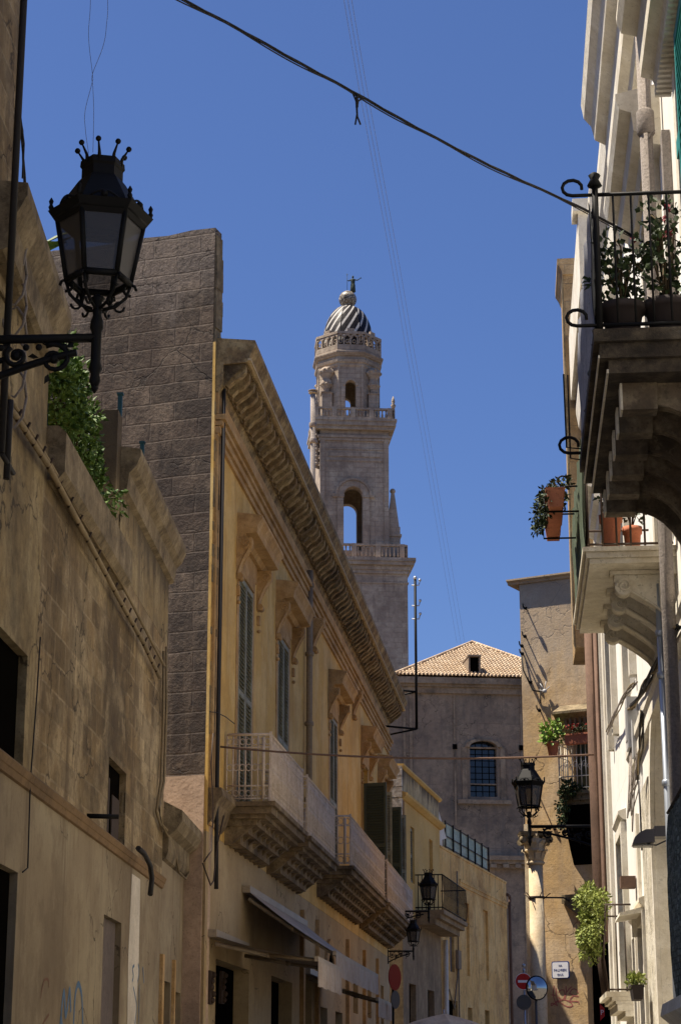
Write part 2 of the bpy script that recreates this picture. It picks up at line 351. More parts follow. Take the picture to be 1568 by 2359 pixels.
def arch_wall(b, F, s0, s1, h0, h1, o0, o1, sc, w, hb, hs, n=12, rise=None):
    """slab with an arched opening: springing height hs, half width w"""
    rise = rise or w
    if hb > h0: b.fb(F, sc-w, sc+w, o0, o1, h0, hb)
    b.fb(F, s0, sc-w, o0, o1, h0, h1); b.fb(F, sc+w, s1, o0, o1, h0, h1)
    for i in range(n):
        a, c = math.pi*(1-i/n), math.pi*(1-(i+1)/n)
        b.plate(F, [(sc+w*math.cos(a), hs+rise*math.sin(a)), (sc+w*math.cos(c), hs+rise*math.sin(c)),
                    (sc+w*math.cos(c), h1), (sc+w*math.cos(a), h1)], o0, o1)
def arch_ring(b, F, sc, hs, r0, r1, o0, o1, n=14, k=1.):
    for i in range(n):
        a, c = math.pi*(1-i/n), math.pi*(1-(i+1)/n)
        b.plate(F, [(sc+r0*math.cos(a), hs+r0*k*math.sin(a)), (sc+r0*math.cos(c), hs+r0*k*math.sin(c)),
                    (sc+r1*math.cos(c), hs+r1*k*math.sin(c)), (sc+r1*math.cos(a), hs+r1*k*math.sin(a))], o0, o1)
def shutter(F, s0, s1, h0, h1, o, m, parent, name='shutter', pitch=.075):
    b = MB(); w = .07
    b.fb(F,s0,s0+w,o-.02,o+.03,h0,h1); b.fb(F,s1-w,s1,o-.02,o+.03,h0,h1)
    for h in (h0, (h0+h1)/2-.05, h1-.1): b.fb(F,s0+w,s1-w,o-.018,o+.028,h,h+.1)
    h = h0+.12
    while h < h1-.15:
        b.prism(F, [(o-.018,h+.045),(o+.026,h),(o+.026,h+.012),(o-.018,h+.057)], s0+w, s1-w); h += pitch
    b.fb(F, s0+w, s1-w, o-.05, o-.022, h0, h1)
    return b.build(name, m, parent)
def spiral(F, s, o, h, r, turns=1.6, a0=0., sgn=1, n=22):
    return [F.W(s, o+math.cos(a0+sgn*t*turns*6.283/n)*r*(1-.8*t/n), h+math.sin(a0+sgn*t*turns*6.283/n)*r*(1-.8*t/n)) for t in range(n+1)]
def console(b, F, s, w, o1, ht, hb, r=None):
    """scrolled stone bracket, profile in (o,h)"""
    H = ht-hb; r = r or o1*.32; pr = [(0,ht),(o1,ht)]
    for i in range(9):
        t = i/8; a = math.pi*(0 + t)
        pr.append((o1*(1-t)**1.5*.95+.06*o1+.03*math.sin(t*9)*o1, ht-.12*H-t*.88*H))
    pr.append((0,hb)); b.prism(F, pr, s-w/2, s+w/2)
    b.cyl(F.W(s-w*.58,o1-r,ht-r-.02), F.W(s+w*.58,o1-r,ht-r-.02), r, 14)
    r2 = r*.6; b.cyl(F.W(s-w*.58,r2*1.1,hb+r2), F.W(s+w*.58,r2*1.1,hb+r2), r2, 12)
    for e in (-1, 1):
        b.tube(spiral(F, s+e*w*.6, o1-r, ht-r-.02, r*.8), r*.13, 5)
        b.tube([F.W(s+e*w*.53, o1*(1-t/8)**1.5*.85+.05*o1, ht-.2*H-t/8*.75*H) for t in range(9)], .015, 4)
def railing(b, F, s0, s1, o0, o1, h0, H, pitch=.12, r=.012, rings=True, ends=(True, True), posts=True):
    def run(A, B):
        A, B = Vector(A), Vector(B); L = (B-A).length; n = max(2, round(L/pitch)); z = Vector((0,0,1)); t = (B-A)/L
        for i in range(n+1):
            p = A+(B-A)*i/n; b.tube([p, p+z*H], r, 5)
            if rings and i < n:
                q = p+(B-A)/n*.5; e = L/n*.5
                for hh, rr in ((.12, e*.85), (H*.5, e*.9), (H-.12, e*.85)):
                    b.tube([q+t*math.cos(k*.785)*rr+z*(hh+math.sin(k*.785)*rr*1.2) for k in range(9)], r*.7, 4)
        for hh in (.03, H*.22, H-.22, H): b.tube([A+z*hh, B+z*hh], r*(1.9 if hh == H else 1.1), 5)
    run(F.W(s0,o1,h0), F.W(s1,o1,h0))
    if ends[0]: run(F.W(s0,o0,h0), F.W(s0,o1,h0))
    if ends[1]: run(F.W(s1,o0,h0), F.W(s1,o1,h0))
def bush(b, st, c, rx, ry, rz, n, size, droop=0., stems=6, shape=None):
    c = Vector(c); tips = []
    for i in range(stems*5):
        while True:
            p = Vector((R_(-1,1),R_(-1,1),R_(-1,1)))
            if p.length < 1: break
        tips.append((c+Vector((p.x*rx,p.y*ry,p.z*rz)), R_(.12,.34)))
    for k in range(stems):
        q = tips[k][0]; m = (c+q)/2+Vector((R_(-.1,.1)*rx,R_(-.1,.1)*ry,.2*rz))
        st.tube([c-Vector((0,0,rz*.9)), m, q], size*.12, 4)
    for i in range(n):
        t, rr = random.choice(tips); v = Vector((random.gauss(0,1),random.gauss(0,1),random.gauss(0,1))).normalized()
        p = t+Vector((v.x*rx,v.y*ry,v.z*rz))*rr*R_(.4,1.3)
        b.leaf(p, v+Vector((0,0,.3-droop)), size*R_(.25,.45), size*R_(.7,1.4))
def bundle(pts, r, m, label, group, n=6):
    t = thing('cable_bundle', label, 'cable', pts[0], group); fine = []
    pts = [Vector(p) for p in pts]
    for i in range(len(pts)-1):
        for k in range(5): fine.append(pts[i]+(pts[i+1]-pts[i])*k/5)
    fine.append(pts[-1])
    for j in range(n):
        b = MB(); a = R_(0,6.28); q = R_(.5,1.3)
        b.tube([p+Vector((math.cos(a+i*q*.5)*r*R_(.5,.7), math.sin(a+i*q*.5)*r*.6, math.sin(a*2+i*q*.6)*r*.6)) for i, p in enumerate(fine)], r*R_(.18,.34), 5); b.build('strand', m if j % 3 else M['cablebeige'], t)
    return t
def wire(name, pts, r, m, label, group=None, sag=None, n=24, cat='cable'):
    b = MB(); pts = [Vector(p) for p in pts]
    if sag is not None:
        A, B = pts[0], pts[-1]; pts = [A+(B-A)*i/n-Vector((0,0,sag*4*(i/n)*(1-i/n))) for i in range(n+1)]
    b.tube(pts, r, 6); o = b.build(name, m); tag(o, label, cat, group); return o
def text_mesh(name, body, F, s, h, o, size, m, parent, align='CENTER'):
    cu = bpy.data.curves.new(name, 'FONT'); cu.body = body; cu.size = size; cu.align_x = align; cu.extrude = .002; cu.resolution_u = 2
    t = bpy.data.objects.new(name, cu); col.objects.link(t)
    dg = bpy.context.evaluated_depsgraph_get(); me = bpy.data.meshes.new_from_object(t.evaluated_get(dg))
    b = MB(); b.add([F.W(s+v.co.x, o+v.co.z, h+v.co.y) for v in me.vertices], [tuple(p.vertices) for p in me.polygons])
    bpy.data.objects.remove(t); bpy.data.curves.remove(cu); bpy.data.meshes.remove(me)
    return b.build(name, m, parent)

# ================================================================== SETTING: street
b = MB(); b.quad((-400,-100,0),(400,-100,0),(400,600,0),(-400,600,0)); tag(b.build('ground', M['asphalt'], org=(0,0,0)), None, None, kind='structure')
b = MB(); b.fb(Rr, -24, 15, .02, .75, 0, .12); tag(b.build('pavement', M['b2stone']), None, None, kind='structure')

# ================================================================== OCHRE PALACE (left, middle distance)
pal = thing('palace', 'ochre palace with green louvred windows and heavy bracketed cornice', 'building', Y_.W(0,0,0))
wc = [(3.95,2), (8.95,3), (18.15,2), (26.3,2), (31.6,2)]
WH = (6.2, 10.5)
holes = [(c-1.12, c+.48, *WH) for c, _ in wc]
wall(Y_, 0, 34, 5.5, 13.9, holes, .28, 9, skew=.26).build('wall', M['yellow'], pal)
gh = [(1.1,4.6,0,3.55),(7.4,10.4,0,3.6),(12.1,13.7,0,3.9),(15.2,16.7,0,3.3),(18.4,20.,0,3.3),(22.6,24.1,0,3.0),(22.6,23.9,3.4,4.7),(26.6,27.8,0,3),(26.6,27.7,3.4,4.7),(30.6,32,0,3),(30.8,31.8,3.3,4.5)]
wall(Y_, 0, 34, 0, 5.495, gh, .35, 9, skew=.26).build('ground_floor_wall', M['ground_y'], pal)
for i, g_ in enumerate(gh):
    b = MB(); b.fb(Y_, g_[0]+.01, g_[1]-.01, -.34, -.28, g_[2], g_[3]-.01)
    if g_[3] < 4: b.build('shopfront' if i < 2 else 'door', M['taupe'] if i in (2,5) else M['dark'], pal)
    else: b.build('window', M['glassdk'], pal)
# arched doorway surround + flanking pilasters under the far balconies
b = MB(); arch_ring(b, Y_, 17., 3.9, .75, 1.05, 0, .07); b.build('arch_moulding', M['trim'], pal)
b = MB(); b.plate(Y_, [(17+.74*math.cos(a*.3142), 3.9+.74*math.sin(a*.3142)) for a in range(11)], .004, .03); b.build('arch_window', M['dark'], pal)
for s in (11.6, 14.3, 20.8, 25.2, 29.2):
    b = MB(); b.fb(Y_, s, s+.3, .002, .09, 0, 5.2); b.build('pilaster', M['trim'], pal)
# corner pilaster, architrave bands, frieze
b = MB()
b.fb(Y_, .10, .75, .002, .05, 5.6, 12.35); b.build('corner_pilaster', M['trim'], pal)
b = MB()
for h, t, o in ((12.15,.10,.05),(12.27,.12,.09),(12.41,.08,.13),(12.51,.10,.18)): b.fb(Y_, .08, 34, .001, o, h, h+t-.003)
b.fb(Y_, .08, 34, .001, .05, 12.62, 13.0); b.build('architrave', M['trim'], pal)
b = MB()
prof = [(0,13.0),(.05,13.0),(.08,13.08),(.12,13.14),(.13,13.28),(.13,13.5),(.55,13.53),(.57,13.56),(.60,13.68),(.66,13.78),(.68,13.80),(.68,13.92),(0,13.99)]
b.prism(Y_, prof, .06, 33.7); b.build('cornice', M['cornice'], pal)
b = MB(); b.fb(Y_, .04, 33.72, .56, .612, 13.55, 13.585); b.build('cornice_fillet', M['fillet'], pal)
b = MB(); b.prism(Y_, [(.1305,13.12),(.142,13.12),(.142,13.515),(.52,13.522),(.52,13.512),(.1305,13.50)], .1, 33.6); b.build('soffit_shade', M['cornice_dk'], pal)  # dark plate paints the shaded gap behind the modillions
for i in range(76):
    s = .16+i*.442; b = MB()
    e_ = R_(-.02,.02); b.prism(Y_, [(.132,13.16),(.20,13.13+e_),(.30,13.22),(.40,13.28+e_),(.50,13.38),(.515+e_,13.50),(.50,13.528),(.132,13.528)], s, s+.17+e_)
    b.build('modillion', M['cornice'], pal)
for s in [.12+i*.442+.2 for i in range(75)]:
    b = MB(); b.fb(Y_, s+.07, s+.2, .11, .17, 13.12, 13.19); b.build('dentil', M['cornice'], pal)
for i, (c, _) in enumerate(wc):
    s0, s1 = c-1.12, c+.48
    w_ = MB()
    for (a0,a1) in ((s0-.22,s0),(s1,s1+.22)): w_.fb(Y_, a0, a1, .002, .016, WH[0], WH[1]+.25)
    w_.fb(Y_, s0, s1, .002, .05, WH[1], WH[1]+.25)
    w_.fb(Y_, s0-.34, s1+.34, .002, .03, 10.755, 11.1)
    win = w_.build('window', M['trim'], pal)
    if i < 3:
        shutter(Y_, s0+.01, s0+.79, WH[0], WH[1]-.01, -.01, M['shutter'], win); shutter(Y_, s0+.81, s1-.01, WH[0], WH[1]-.01, -.01, M['shutter'], win)
    else:
        b = MB(); b.fb(Y_, s0, s1, -.27, -.2, *WH); b.build('pane', M['glassdk'], win)
        G1 = Fac(Y_.W(s0,.04,0), d=(Y_.n[0]+Y_.d[0]*-.25, Y_.n[1]+Y_.d[1]*-.25)); G2 = Fac(Y_.W(s1,.04,0), d=(Y_.n[0]+Y_.d[0]*.35, Y_.n[1]+Y_.d[1]*.35))
        shutter(G1, .02, .70, WH[0]+.1, 9.9, 0, M['shutterdk'], win); shutter(G2, .02, .70, WH[0]+.1, 9.9, 0, M['shutter'], win)
    hd = MB(); e = .68
    hp = [(0,11.08),(.10,11.08),(.16,11.16),(.36,11.18),(.38,11.30),(.43,11.40),(.46,11.44),(.46,11.50),(0,11.56)]
    hd.prism(Y_, hp, c-.72-e, c+.72+e); hood = hd.build('window_hood', M['trim'], pal)
    for s in (s0-.22, s1+.62):
        cb_ = MB(); console(cb_, Y_, s, .2, .28, 11.07, 10.3, .10)
        cb_.fb(Y_, s-.06, s+.06, .002, .06, 10.02, 10.2); cb_.ball(Y_.W(s,.04,9.9), .04, 8, 5); cb_.build('scroll_bracket', M['trim'], hood)
# carved corbels at the frieze beyond the downpipe
for s in (13.6, 22.6):
    b = MB(); console(b, Y_, s, .3, .28, 12.1, 11.3, .1); b.build('carved_corbel', M['trim'], pal)
# balcony slabs, deeply moulded underneath
def slab(F, s0, s1, top, o, m, parent, drop=.85, name='balcony_slab', ends=.6):
    b = MB(); pr = [(0,0),(o,0),(o,-.09),(o-.05,-.12),(o-.06,-.24),(o-.14,-.27),(o-.22,-.30),(o-.30,-.42),(o-.42,-.44),(.22,-drop*.85),(.1,-drop),(0,-drop)]
    # the moulding wraps the ends: nested boxes
    for k in range(1, 5):
        (oa,ha),(ob,hb) = (pr[2*k-1],pr[2*k]) if k < 5 else (pr[-2],pr[-1])
    lv = [(o,0,-.08,0),(o-.06,-.08,-.20,.05),(o-.18,-.20,-.27,.14),(o-.34,-.27,-.38,.22),(o-.5,-.38,-.5,.34),(o-.66,-.5,-.66,.5)]
    for oo, ht, hb, ins in lv:
        if oo > .06: b.fb(F, s0+ins, s1-ins, 0.001, oo, top+hb+.002, top+ht)
    return b.build(name, m, parent)
bal = [(1.55,5.75,6.16,.80),(6.45,11.1,6.16,.80),(14.4,23.2,6.42,.80),(24.1,33.4,6.42,.80)]
for i, (s0, s1, top, o) in enumerate(bal):
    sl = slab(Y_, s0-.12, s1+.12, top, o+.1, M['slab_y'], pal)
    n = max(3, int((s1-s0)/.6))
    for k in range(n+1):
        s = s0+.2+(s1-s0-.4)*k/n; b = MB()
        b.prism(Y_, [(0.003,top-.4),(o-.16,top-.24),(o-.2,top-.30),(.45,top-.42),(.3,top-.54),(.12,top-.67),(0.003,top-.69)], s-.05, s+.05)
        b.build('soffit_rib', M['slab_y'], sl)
    b = MB(); railing(b, Y_, s0, s1, .05, o, top+.03, 1.12, .115 if i < 2 else .16, .014, True)
    for s in (s0, s1):
        b.fb(Y_, s-.02, s+.02, o-.02, o+.02, top, top+1.2)
    for (sa, sb_) in ((s0,s0+.02),):
        for q in (.12,): b.tube([Y_.W(sa-.01, o-q, top+.05), Y_.W(sa-.01, o-q, top+1.1)], .03, 6)
    b.build('balcony_railing', M['pinkrail'], sl)
# moulded cornice stub left of the first balcony
b = MB(); b.prism(Y_, [(0.002,6.2),(.22,6.2),(.24,6.08),(.15,5.95),(.08,5.7),(0.002,5.6)], .05, 1.4); b.build('string_moulding', M['slab_y'], pal)
# roof parapet set back at the near corner
b = MB(); b.fb(Y_, .3, 5.0, -1.2, -.5, 14.0, 15.3); b.build('roof_parapet', M['coping'], pal)
# downpipes
b = MB(); pp = Y_.px(714,1240,.12)[0]; b.tube([Y_.W(pp,.12,12.9), Y_.W(pp,.12,6.9)], .075, 10)
for h in (12.5, 10.9, 9.3, 7.6): b.lathe(Y_.W(pp,.12,h), [(.09,0),(.1,.02),(.1,.08),(.09,.1)], 10)
tag(b.build('downpipe', M['pipeyellow']), 'dull zinc downpipe running down the ochre palace between its second and third windows', 'pipe')
b = MB(); b.tube([Y_.W(.28,.11,14), Y_.W(.28,.11,5.9), Y_.W(.32,.12,4.6)], .035, 8); tag(b.build('downpipe', M['cable']), 'thin black pipe down the near corner of the ochre palace', 'pipe')

# blank party wall, blackened
hw = 16.05
pw = thing('party_wall', 'tall blackened stone gable wall rising above the left rooftops', 'wall', PW.W(0,0,0))
b = MB(); pt = [(-11,6.4),(-.05,6.4),(-.05,hw)]
x = -.05
while x > -11:
    pt.append((x, hw+R_(-.03,.03))); x -= .45
pt.append((-11,hw)); b.plate(PW, pt, 0, -.30); b.build('wall', M['party'], pw)
b = MB(); b.fb(PW, -11, -.05, -.32, .02, 0, 6.4); b.build('plaster_base', M['party_low'], pw)
b = MB()
hh = 6.5
while hh < hw-.3:
    L2 = R_(.12,.3); b.fb(PW, -.055, R_(-.035,.0), -.30, R_(-.03,-.01), hh, hh+L2); hh += L2
b.build('edge_stones', M['coping'], pw)

# ================================================================== OLD STONE HOUSE (left, near)
old = thing('old_house', 'weathered beige limestone house with stained upper storey on the near left', 'building', L_.W(-6,0,0))
oh = [(-12.6,-10.5,4.48,5.62), (-5.3,-3.85,4.5,5.46)]
wall(L_, -10.05, -.12, 4.4, 7.95, [q for q in oh if q[0] > -10], .10, 7).build('wall', M['old'], old)
wall(L_, -16, -10.055, 4.4, 8.9, [oh[0]], .10, 7).build('side_block_wall', M['old_top'], old)
wall(L_, -5.0, -.12, 7.955, 9.1, [], .35, 4).build('upper_wall', M['old_top'], old)
wall(L_, -16, -.12, 0, 4.395, [(-12.9,-10.5,0,3.52),(-5.3,-3.88,0,3.55)], .09, 7).build('ground_floor_wall', M['old_low'], old)
b = MB(); b.fb(L_, -12.59,-10.51,-.099,-.085,4.49,5.61)
w_ = b.build('window', M['dark'], old)
b = MB(); b.fb(L_, -12.0,-11.9,-.084,-.06,4.49,5.61); b.build('frame', M['darkwood'], w_)
b = MB(); b.fb(L_, -5.29,-3.86,-.099,-.085,4.51,5.45); w_ = b.build('window', M['dark'], old)
b = MB(); b.fb(L_, -4.95,-4.85,-.084,-.05,4.51,5.25); b.fb(L_, -4.5,-3.9,-.084,-.07,4.51,5.1); b.build('frame', M['darkwood'], w_)
b = MB(); b.fb(L_, -12.89,-10.51,-.088,-.075,0,3.51); b.build('door', M['dark'], old)
b = MB(); b.fb(L_, -5.29,-3.89,-.088,-.075,0,3.54); b.build('door', M['taupe'], old)
b = MB(); b.prism(L_, [(.001,4.33),(.03,4.34),(.045,4.40),(.055,4.41),(.075,4.47),(.05,4.5),(.001,4.52)], -16, -.12); b.build('string_course', M['band'], old)
b = MB(); b.prism(L_, [(.001,8.95),(.07,8.98),(.10,9.2),(.18,9.28),(.24,9.42),(.24,9.52),(-.4,9.62),(-.4,8.95)], -5.02, -.02); b.build('cornice', M['coping'], old)
L2_ = Fac(L_.W(-10.0,0,0), 745)
b = MB(); b.prism(L2_, [(.001,8.75),(.06,8.78),(.08,9.05),(.14,9.15),(.2,9.28),(.2,9.40),(-.9,9.5),(-.9,8.75)], -3.2, .02); b.build('side_block_cornice', M['coping'], old)
b = MB(); b.prism(L_, [(.001,7.6),(.12,7.62),(.18,7.7),(.18,8.12),(.10,8.2),(-.12,8.2),(-.12,7.6)], -9.9, -5.1); b.build('terrace_parapet', M['coping'], old)
b = MB(); b.fb(L_, -5.35, -5.0, -1.6, -.02, 7.96, 9.95); b.build('terrace_pier', M['old_top'], old)
b = MB(); b.fb(L_, -9.9, -5.4, -3.0, -2.4, 7.96, 9.6); b.build('terrace_back_wall', M['party'], old)
# lime-washed strip and spray paint
b = MB(); x0 = L_.px(300,2050)[0]; x1 = L_.px(323,2050)[0]
b.plate(L_, [(x0+.1,4.25),(x1-.05,4.25),(x1+.02,3.0),(x1-.1,2.7),(x1-.05,.9),(x0,1.0),(x0+.05,2.4),(x0-.03,3.2)], .0015, .005); b.build('whitewash_streak', M['whitewash'], old)
def spray(F, lines, r, name, m, parent, o=.003):
    b = MB()
    for ln in lines:
        pts = [F.px(x, y) for x, y in ln]; L2 = len(pts)
        q = []
        for i in range(L2-1):
            for k in range(5):
                t = k/5; p0 = pts[max(i-1,0)]; p1 = pts[i]; p2 = pts[i+1]; p3 = pts[min(i+2,L2-1)]
                q.append(tuple(.5*((2*p1[j])+(-p0[j]+p2[j])*t+(2*p0[j]-5*p1[j]+4*p2[j]-p3[j])*t*t+(-p0[j]+3*p1[j]-3*p2[j]+p3[j])*t**3) for j in (0,1)))
        q.append(pts[-1])
        for i in range(len(q)-1):
            (a, c), (d_, e) = q[i], q[i+1]; dx, dy = d_-a, e-c; n = math.hypot(dx, dy) or 1; nx, ny = -dy/n*r, dx/n*r
            dx, dy = dx/n*r*.4, dy/n*r*.4; oo = o+.0004*(i % 5)
            b.quad(F.W(a+nx-dx,oo,c+ny-dy), F.W(d_+nx+dx,oo,e+ny+dy), F.W(d_-nx+dx,oo,e-ny+dy), F.W(a-nx-dx,oo,c-ny-dy))
    return b.build(name, m, parent)
spray(L_, [[(137,2390),(141,2330),(147,2285),(150,2340),(155,2320),(160,2280),(162,2330)],[(168,2380),(172,2300),(180,2268),(188,2300),(190,2380)],[(137,2375),(140,2345),(145,2390)]], .035, 'graffiti', M['sprayblue'], old)
spray(L_, [[(93,2300),(100,2262),(110,2258),(112,2275)],[(88,2390),(98,2360),(112,2338)]], .014, 'graffiti', M['sprayred'], old)
spray(L_, [[(308,2225),(304,2232),(306,2250),(303,2262)],[(317,2222),(319,2240),(316,2262)],[(328,2230),(330,2265)],[(306,2275),(313,2320),(308,2370)],[(320,2270),(317,2380)]], .02, 'graffiti', M['sprayblue'], old, .007)

# tall neighbour filling the frame edge
e0 = L_.px(46, 0)[0]
tn = thing('tower_house', 'tall dark stone house cut off by the upper left edge', 'building', L_.W(e0-3,0,0))
b = MB(); b.fb(L_, -22, e0, -4, .03, 8.6, 18.5); b.build('wall', M['old'], tn)
b = MB()
for h in (16.0, 15.55): b.fb(L_, -22, e0+.02, .03, .06, h, h+.2)
b.build('moulding', M['band'], tn)
b = MB(); xc = L_.px(14, 1060, .4); mx_ = -13.9
b.tube([L_.W(mx_,.4,16.5), L_.W(mx_,.4,xc[1])], .032, 8)
b.tube([L_.W(mx_,.4,xc[1]), L_.W(mx_+.5,.4,xc[1]-.02)], .025, 6); b.tube([L_.W(mx_+.25,.4,xc[1]+.55), L_.W(mx_+.25,.4,xc[1]-.15)], .03, 6)
tag(b.build('drainpipe', M['cable']), 'black drainpipe down the tall house at the far left', 'pipe')
# wire cage fixed high on that corner
b = MB(); c = L_.W(e0+.12,.05,13.6)
for k in range(7): b.tube([c+Vector((.0+.25*math.sin(math.pi*t/8)*math.cos(k*.5),.25*math.sin(math.pi*t/8)*math.sin(k*.5),.5-t*.12)) for t in range(9)], .004, 4)
for t in range(1,8): b.tube([c+Vector((.25*math.sin(math.pi*t/8)*math.cos(k*.5),.25*math.sin(math.pi*t/8)*math.sin(k*.5),.5-t*.12)) for k in range(7)], .003, 4)
tag(b.build('wire_basket', M['thin']), 'faint wire basket hung high on the corner at the upper left', 'basket')

# small lower house between the two
sm = thing('low_house', 'narrow low beige house squeezed between the old house and the ochre palace', 'building', L_.W(1.4,0,0))
wall(L_, -.11, 2.9, 0, 5.4, [(.35,1.2,0,3.05),(1.75,2.5,0,2.95)], .12, 2.5).build('wall', M['old_low'], sm)
for q in ((.36,1.19,3.04),(1.76,2.49,2.94)):
    b = MB(); b.fb(L_, q[0], q[1], -.118, -.1, 0, q[2]); b.build('door', M['taupe'], sm)
b = MB(); b.prism(L_, [(.001,4.75),(.05,4.78),(.09,4.9),(.09,5.12),(.2,5.2),(.28,5.34),(.28,5.48),(.001,5.62)], -.1, 2.95); b.build('cornice', M['coping'], sm)
b = MB(); b.fb(L_, 1.32, 1.46, .001, .05, 0, 3.4); b.fb(L_, 2.62, 2.86, .001, .06, 0, 4.7); b.fb(L_, -.1, .1, .001, .05, 0, 3.4); b.build('door_posts', M['trim'], sm)

# ================================================================== WHITE HOUSE (right)
wh = thing('white_house', 'sunlit cream white house with stone balconies lining the right of the street', 'building', Rr.W(2,0,0))
sF = 14.4
win_s = [(-4.6,-3.2,6.55,9.9), (-.3,1.0,6.5,10.1), (6.0,7.2,6.4,9.6), (10.3,11.5,6.4,9.6)]
low = [(3.0,4.9,0,0)]
wall(Rr, -9, sF, 5.6, 12.6, win_s, .35, 9).build('wall', M['white'], wh)
lowh = [(-7.6,-5.6,0,5.0), (5.7,6.5,0,3.4), (7.2,7.7,1.9,3.35), (9.4,10.7,2.75,4.9), (7.9,8.9,0,1.9)]
wall(Rr, -9, .9, 0, 5.595, [lowh[0]], .35, 9).build('ground_floor_wall', M['white'], wh)
wall(Rr, 4.1, sF, 0, 5.595, lowh[1:], .35, 9).build('ground_floor_wall', M['white'], wh)
# tall arched recess
b = MB(); arch_wall(b, Rr, .9, 4.1, 0, 5.595, -.35, 0, 2.5, 1.42, 0, 4.05, 20); b.fb(Rr, .9, 4.1, -9, -.36, 0, 5.595); b.build('arched_recess', M['whitetrim'], wh)
b = MB(); arch_ring(b, Rr, 2.5, 4.05, 1.43, 1.58, .002, .05, 20); b.fb(Rr, 3.93, 4.08, .002, .05, 0, 4.05); b.fb(Rr, .92, 1.07, .002, .05, 0, 4.05); b.build('arch_moulding', M['whitetrim'], wh)
for q in win_s:
    w_ = MB(); 
    for a0, a1 in ((q[0]-.2,q[0]),(q[1],q[1]+.2)): w_.fb(Rr, a0, a1, .002, .09, q[2], q[3]+.2)
    w_.fb(Rr, q[0], q[1], .002, .09, q[3], q[3]+.2); win = w_.build('window', M['whitetrim'], wh)
    b = MB(); b.fb(Rr, q[0]+.01, q[1]-.01, -.34, -.28, q[2]+.01, q[3]-.01); b.build('pane', M['glassdk'], win)
for q in lowh:
    b = MB(); b.fb(Rr, q[0]+.01, q[1]-.01, -.34, -.25, q[2]+.002, q[3]-.01); b.build('door' if q[2] == 0 else 'window', M['glassdk'] if q[2] else M['dark'], wh)
    b = MB(); w_ = .16
    for a0, a1 in ((q[0]-w_,q[0]),(q[1],q[1]+w_)): b.fb(Rr, a0, a1, .002, .08, q[2], q[3]+.14)
    b.fb(Rr, q[0], q[1], .002, .08, q[3], q[3]+.14); b.prism(Rr, [(.001,q[3]+.16),(.06,q[3]+.18),(.11,q[3]+.24),(.11,q[3]+.28),(.001,q[3]+.32)], q[0]-.2, q[1]+.2); b.build('opening_surround', M['whitetrim'], wh)
# hoods over the two near windows
def hood(s0, s1, h, o, steps, name='window_hood'):
    b = MB()
    pr = [(.001,h-steps),(o*.35,h-steps+.02),(o*.42,h-steps+.12),(o*.62,h-steps+.16),(o*.66,h-.2),(o*.92,h-.16),(o,h-.06),(o,h),(.001,h+.1)]
    b.prism(Rr, pr, s0, s1)
    return b.build(name, M['whitetrim'], wh)
hood(-.85, 1.75, 10.75, .42, .55)
hood(5.6, 7.7, 10.2, .4, .5); hood(9.8, 12.1, 10.2, .4, .5)
hd_ = hood(-5.3, -2.55, 10.6, .5, .75)
for i in range(30):
    b = MB(); b.fb(Rr, -5.2+i*.088, -5.2+i*.088+.045, .06, .20, 9.78, 9.86); b.build('dentil', M['whitetrim'], hd_)
# frieze + roof cornice, stepping
b = MB(); b.prism(Rr, [(.001,11.35),(.06,11.37),(.08,11.55),(.14,11.6),(.16,11.75),(.26,11.82),(.28,12.25),(.40,12.32),(.44,12.5),(.52,12.6),(.55,12.78),(-.5,12.9),(-.5,12.6),(.001,12.6)], -9, 3.25); b.build('roof_cornice', M['whitetrim'], wh)
b = MB(); b.prism(Rr, [(.001,11.7),(.10,11.8),(.14,12.3),(.24,12.45),(.28,12.7),(.28,12.85),(-.5,12.95),(-.5,12.6),(.001,12.6)], 3.26, sF); b.build('roof_cornice', M['whitetrim'], wh)
b = MB(); b.fb(Rr, 6.9, 7.5, -.4, .30, 12.96, 13.45); b.fb(Rr, 9.2, sF, -1.5, .36, 12.96, 14.1); b.fb(Rr, 9.1, 9.6, -.4, .44, 14.102, 14.3); b.build('roof_parapet', M['whitetrim'], wh)
# upper storey that overhangs at the far end
b = MB(); b.fb(Rr, 14.41, 15.9, -5, .42, 8.6, 15.3); b.build('overhanging_storey', M['ochre_far'], wh)
b = MB(); b.prism(Rr, [(-5,15.3),(.43,15.3),(.46,15.4),(.52,15.5),(.52,15.6),(-5,15.65)], 14.36, 15.95); b.build('upper_cornice', M['ochre_far'], wh)
b = MB(); b.prism(Rr, [(.421,8.6),(.45,8.7),(.45,15.2),(.421,15.29)], 14.4, 14.62); b.build('edge_moulding', M['coping'], wh)
# peeling pilaster and plain strips
b = MB(); b.fb(Rr, 4.12, 5.5, .002, .045, 0, 4.9); b.build('peeling_pilaster', M['peel'], wh)
for q in ((6.55,6.85,.04,4.8),(12.8,13.2,.06,9.9),(13.6,14.0,.08,11)):
    b = MB(); b.fb(Rr, q[0], q[1], .002, q[2], 0, q[3]); b.build('pilaster', M['whitetrim'], wh)
b = MB(); b.prism(Rr, [(.001,5.35),(.06,5.38),(.05,5.55),(.08,5.6),(.08,5.7),(.001,5.78)], -9, 7.4); b.build('string_course', M['whitetrim'], wh)

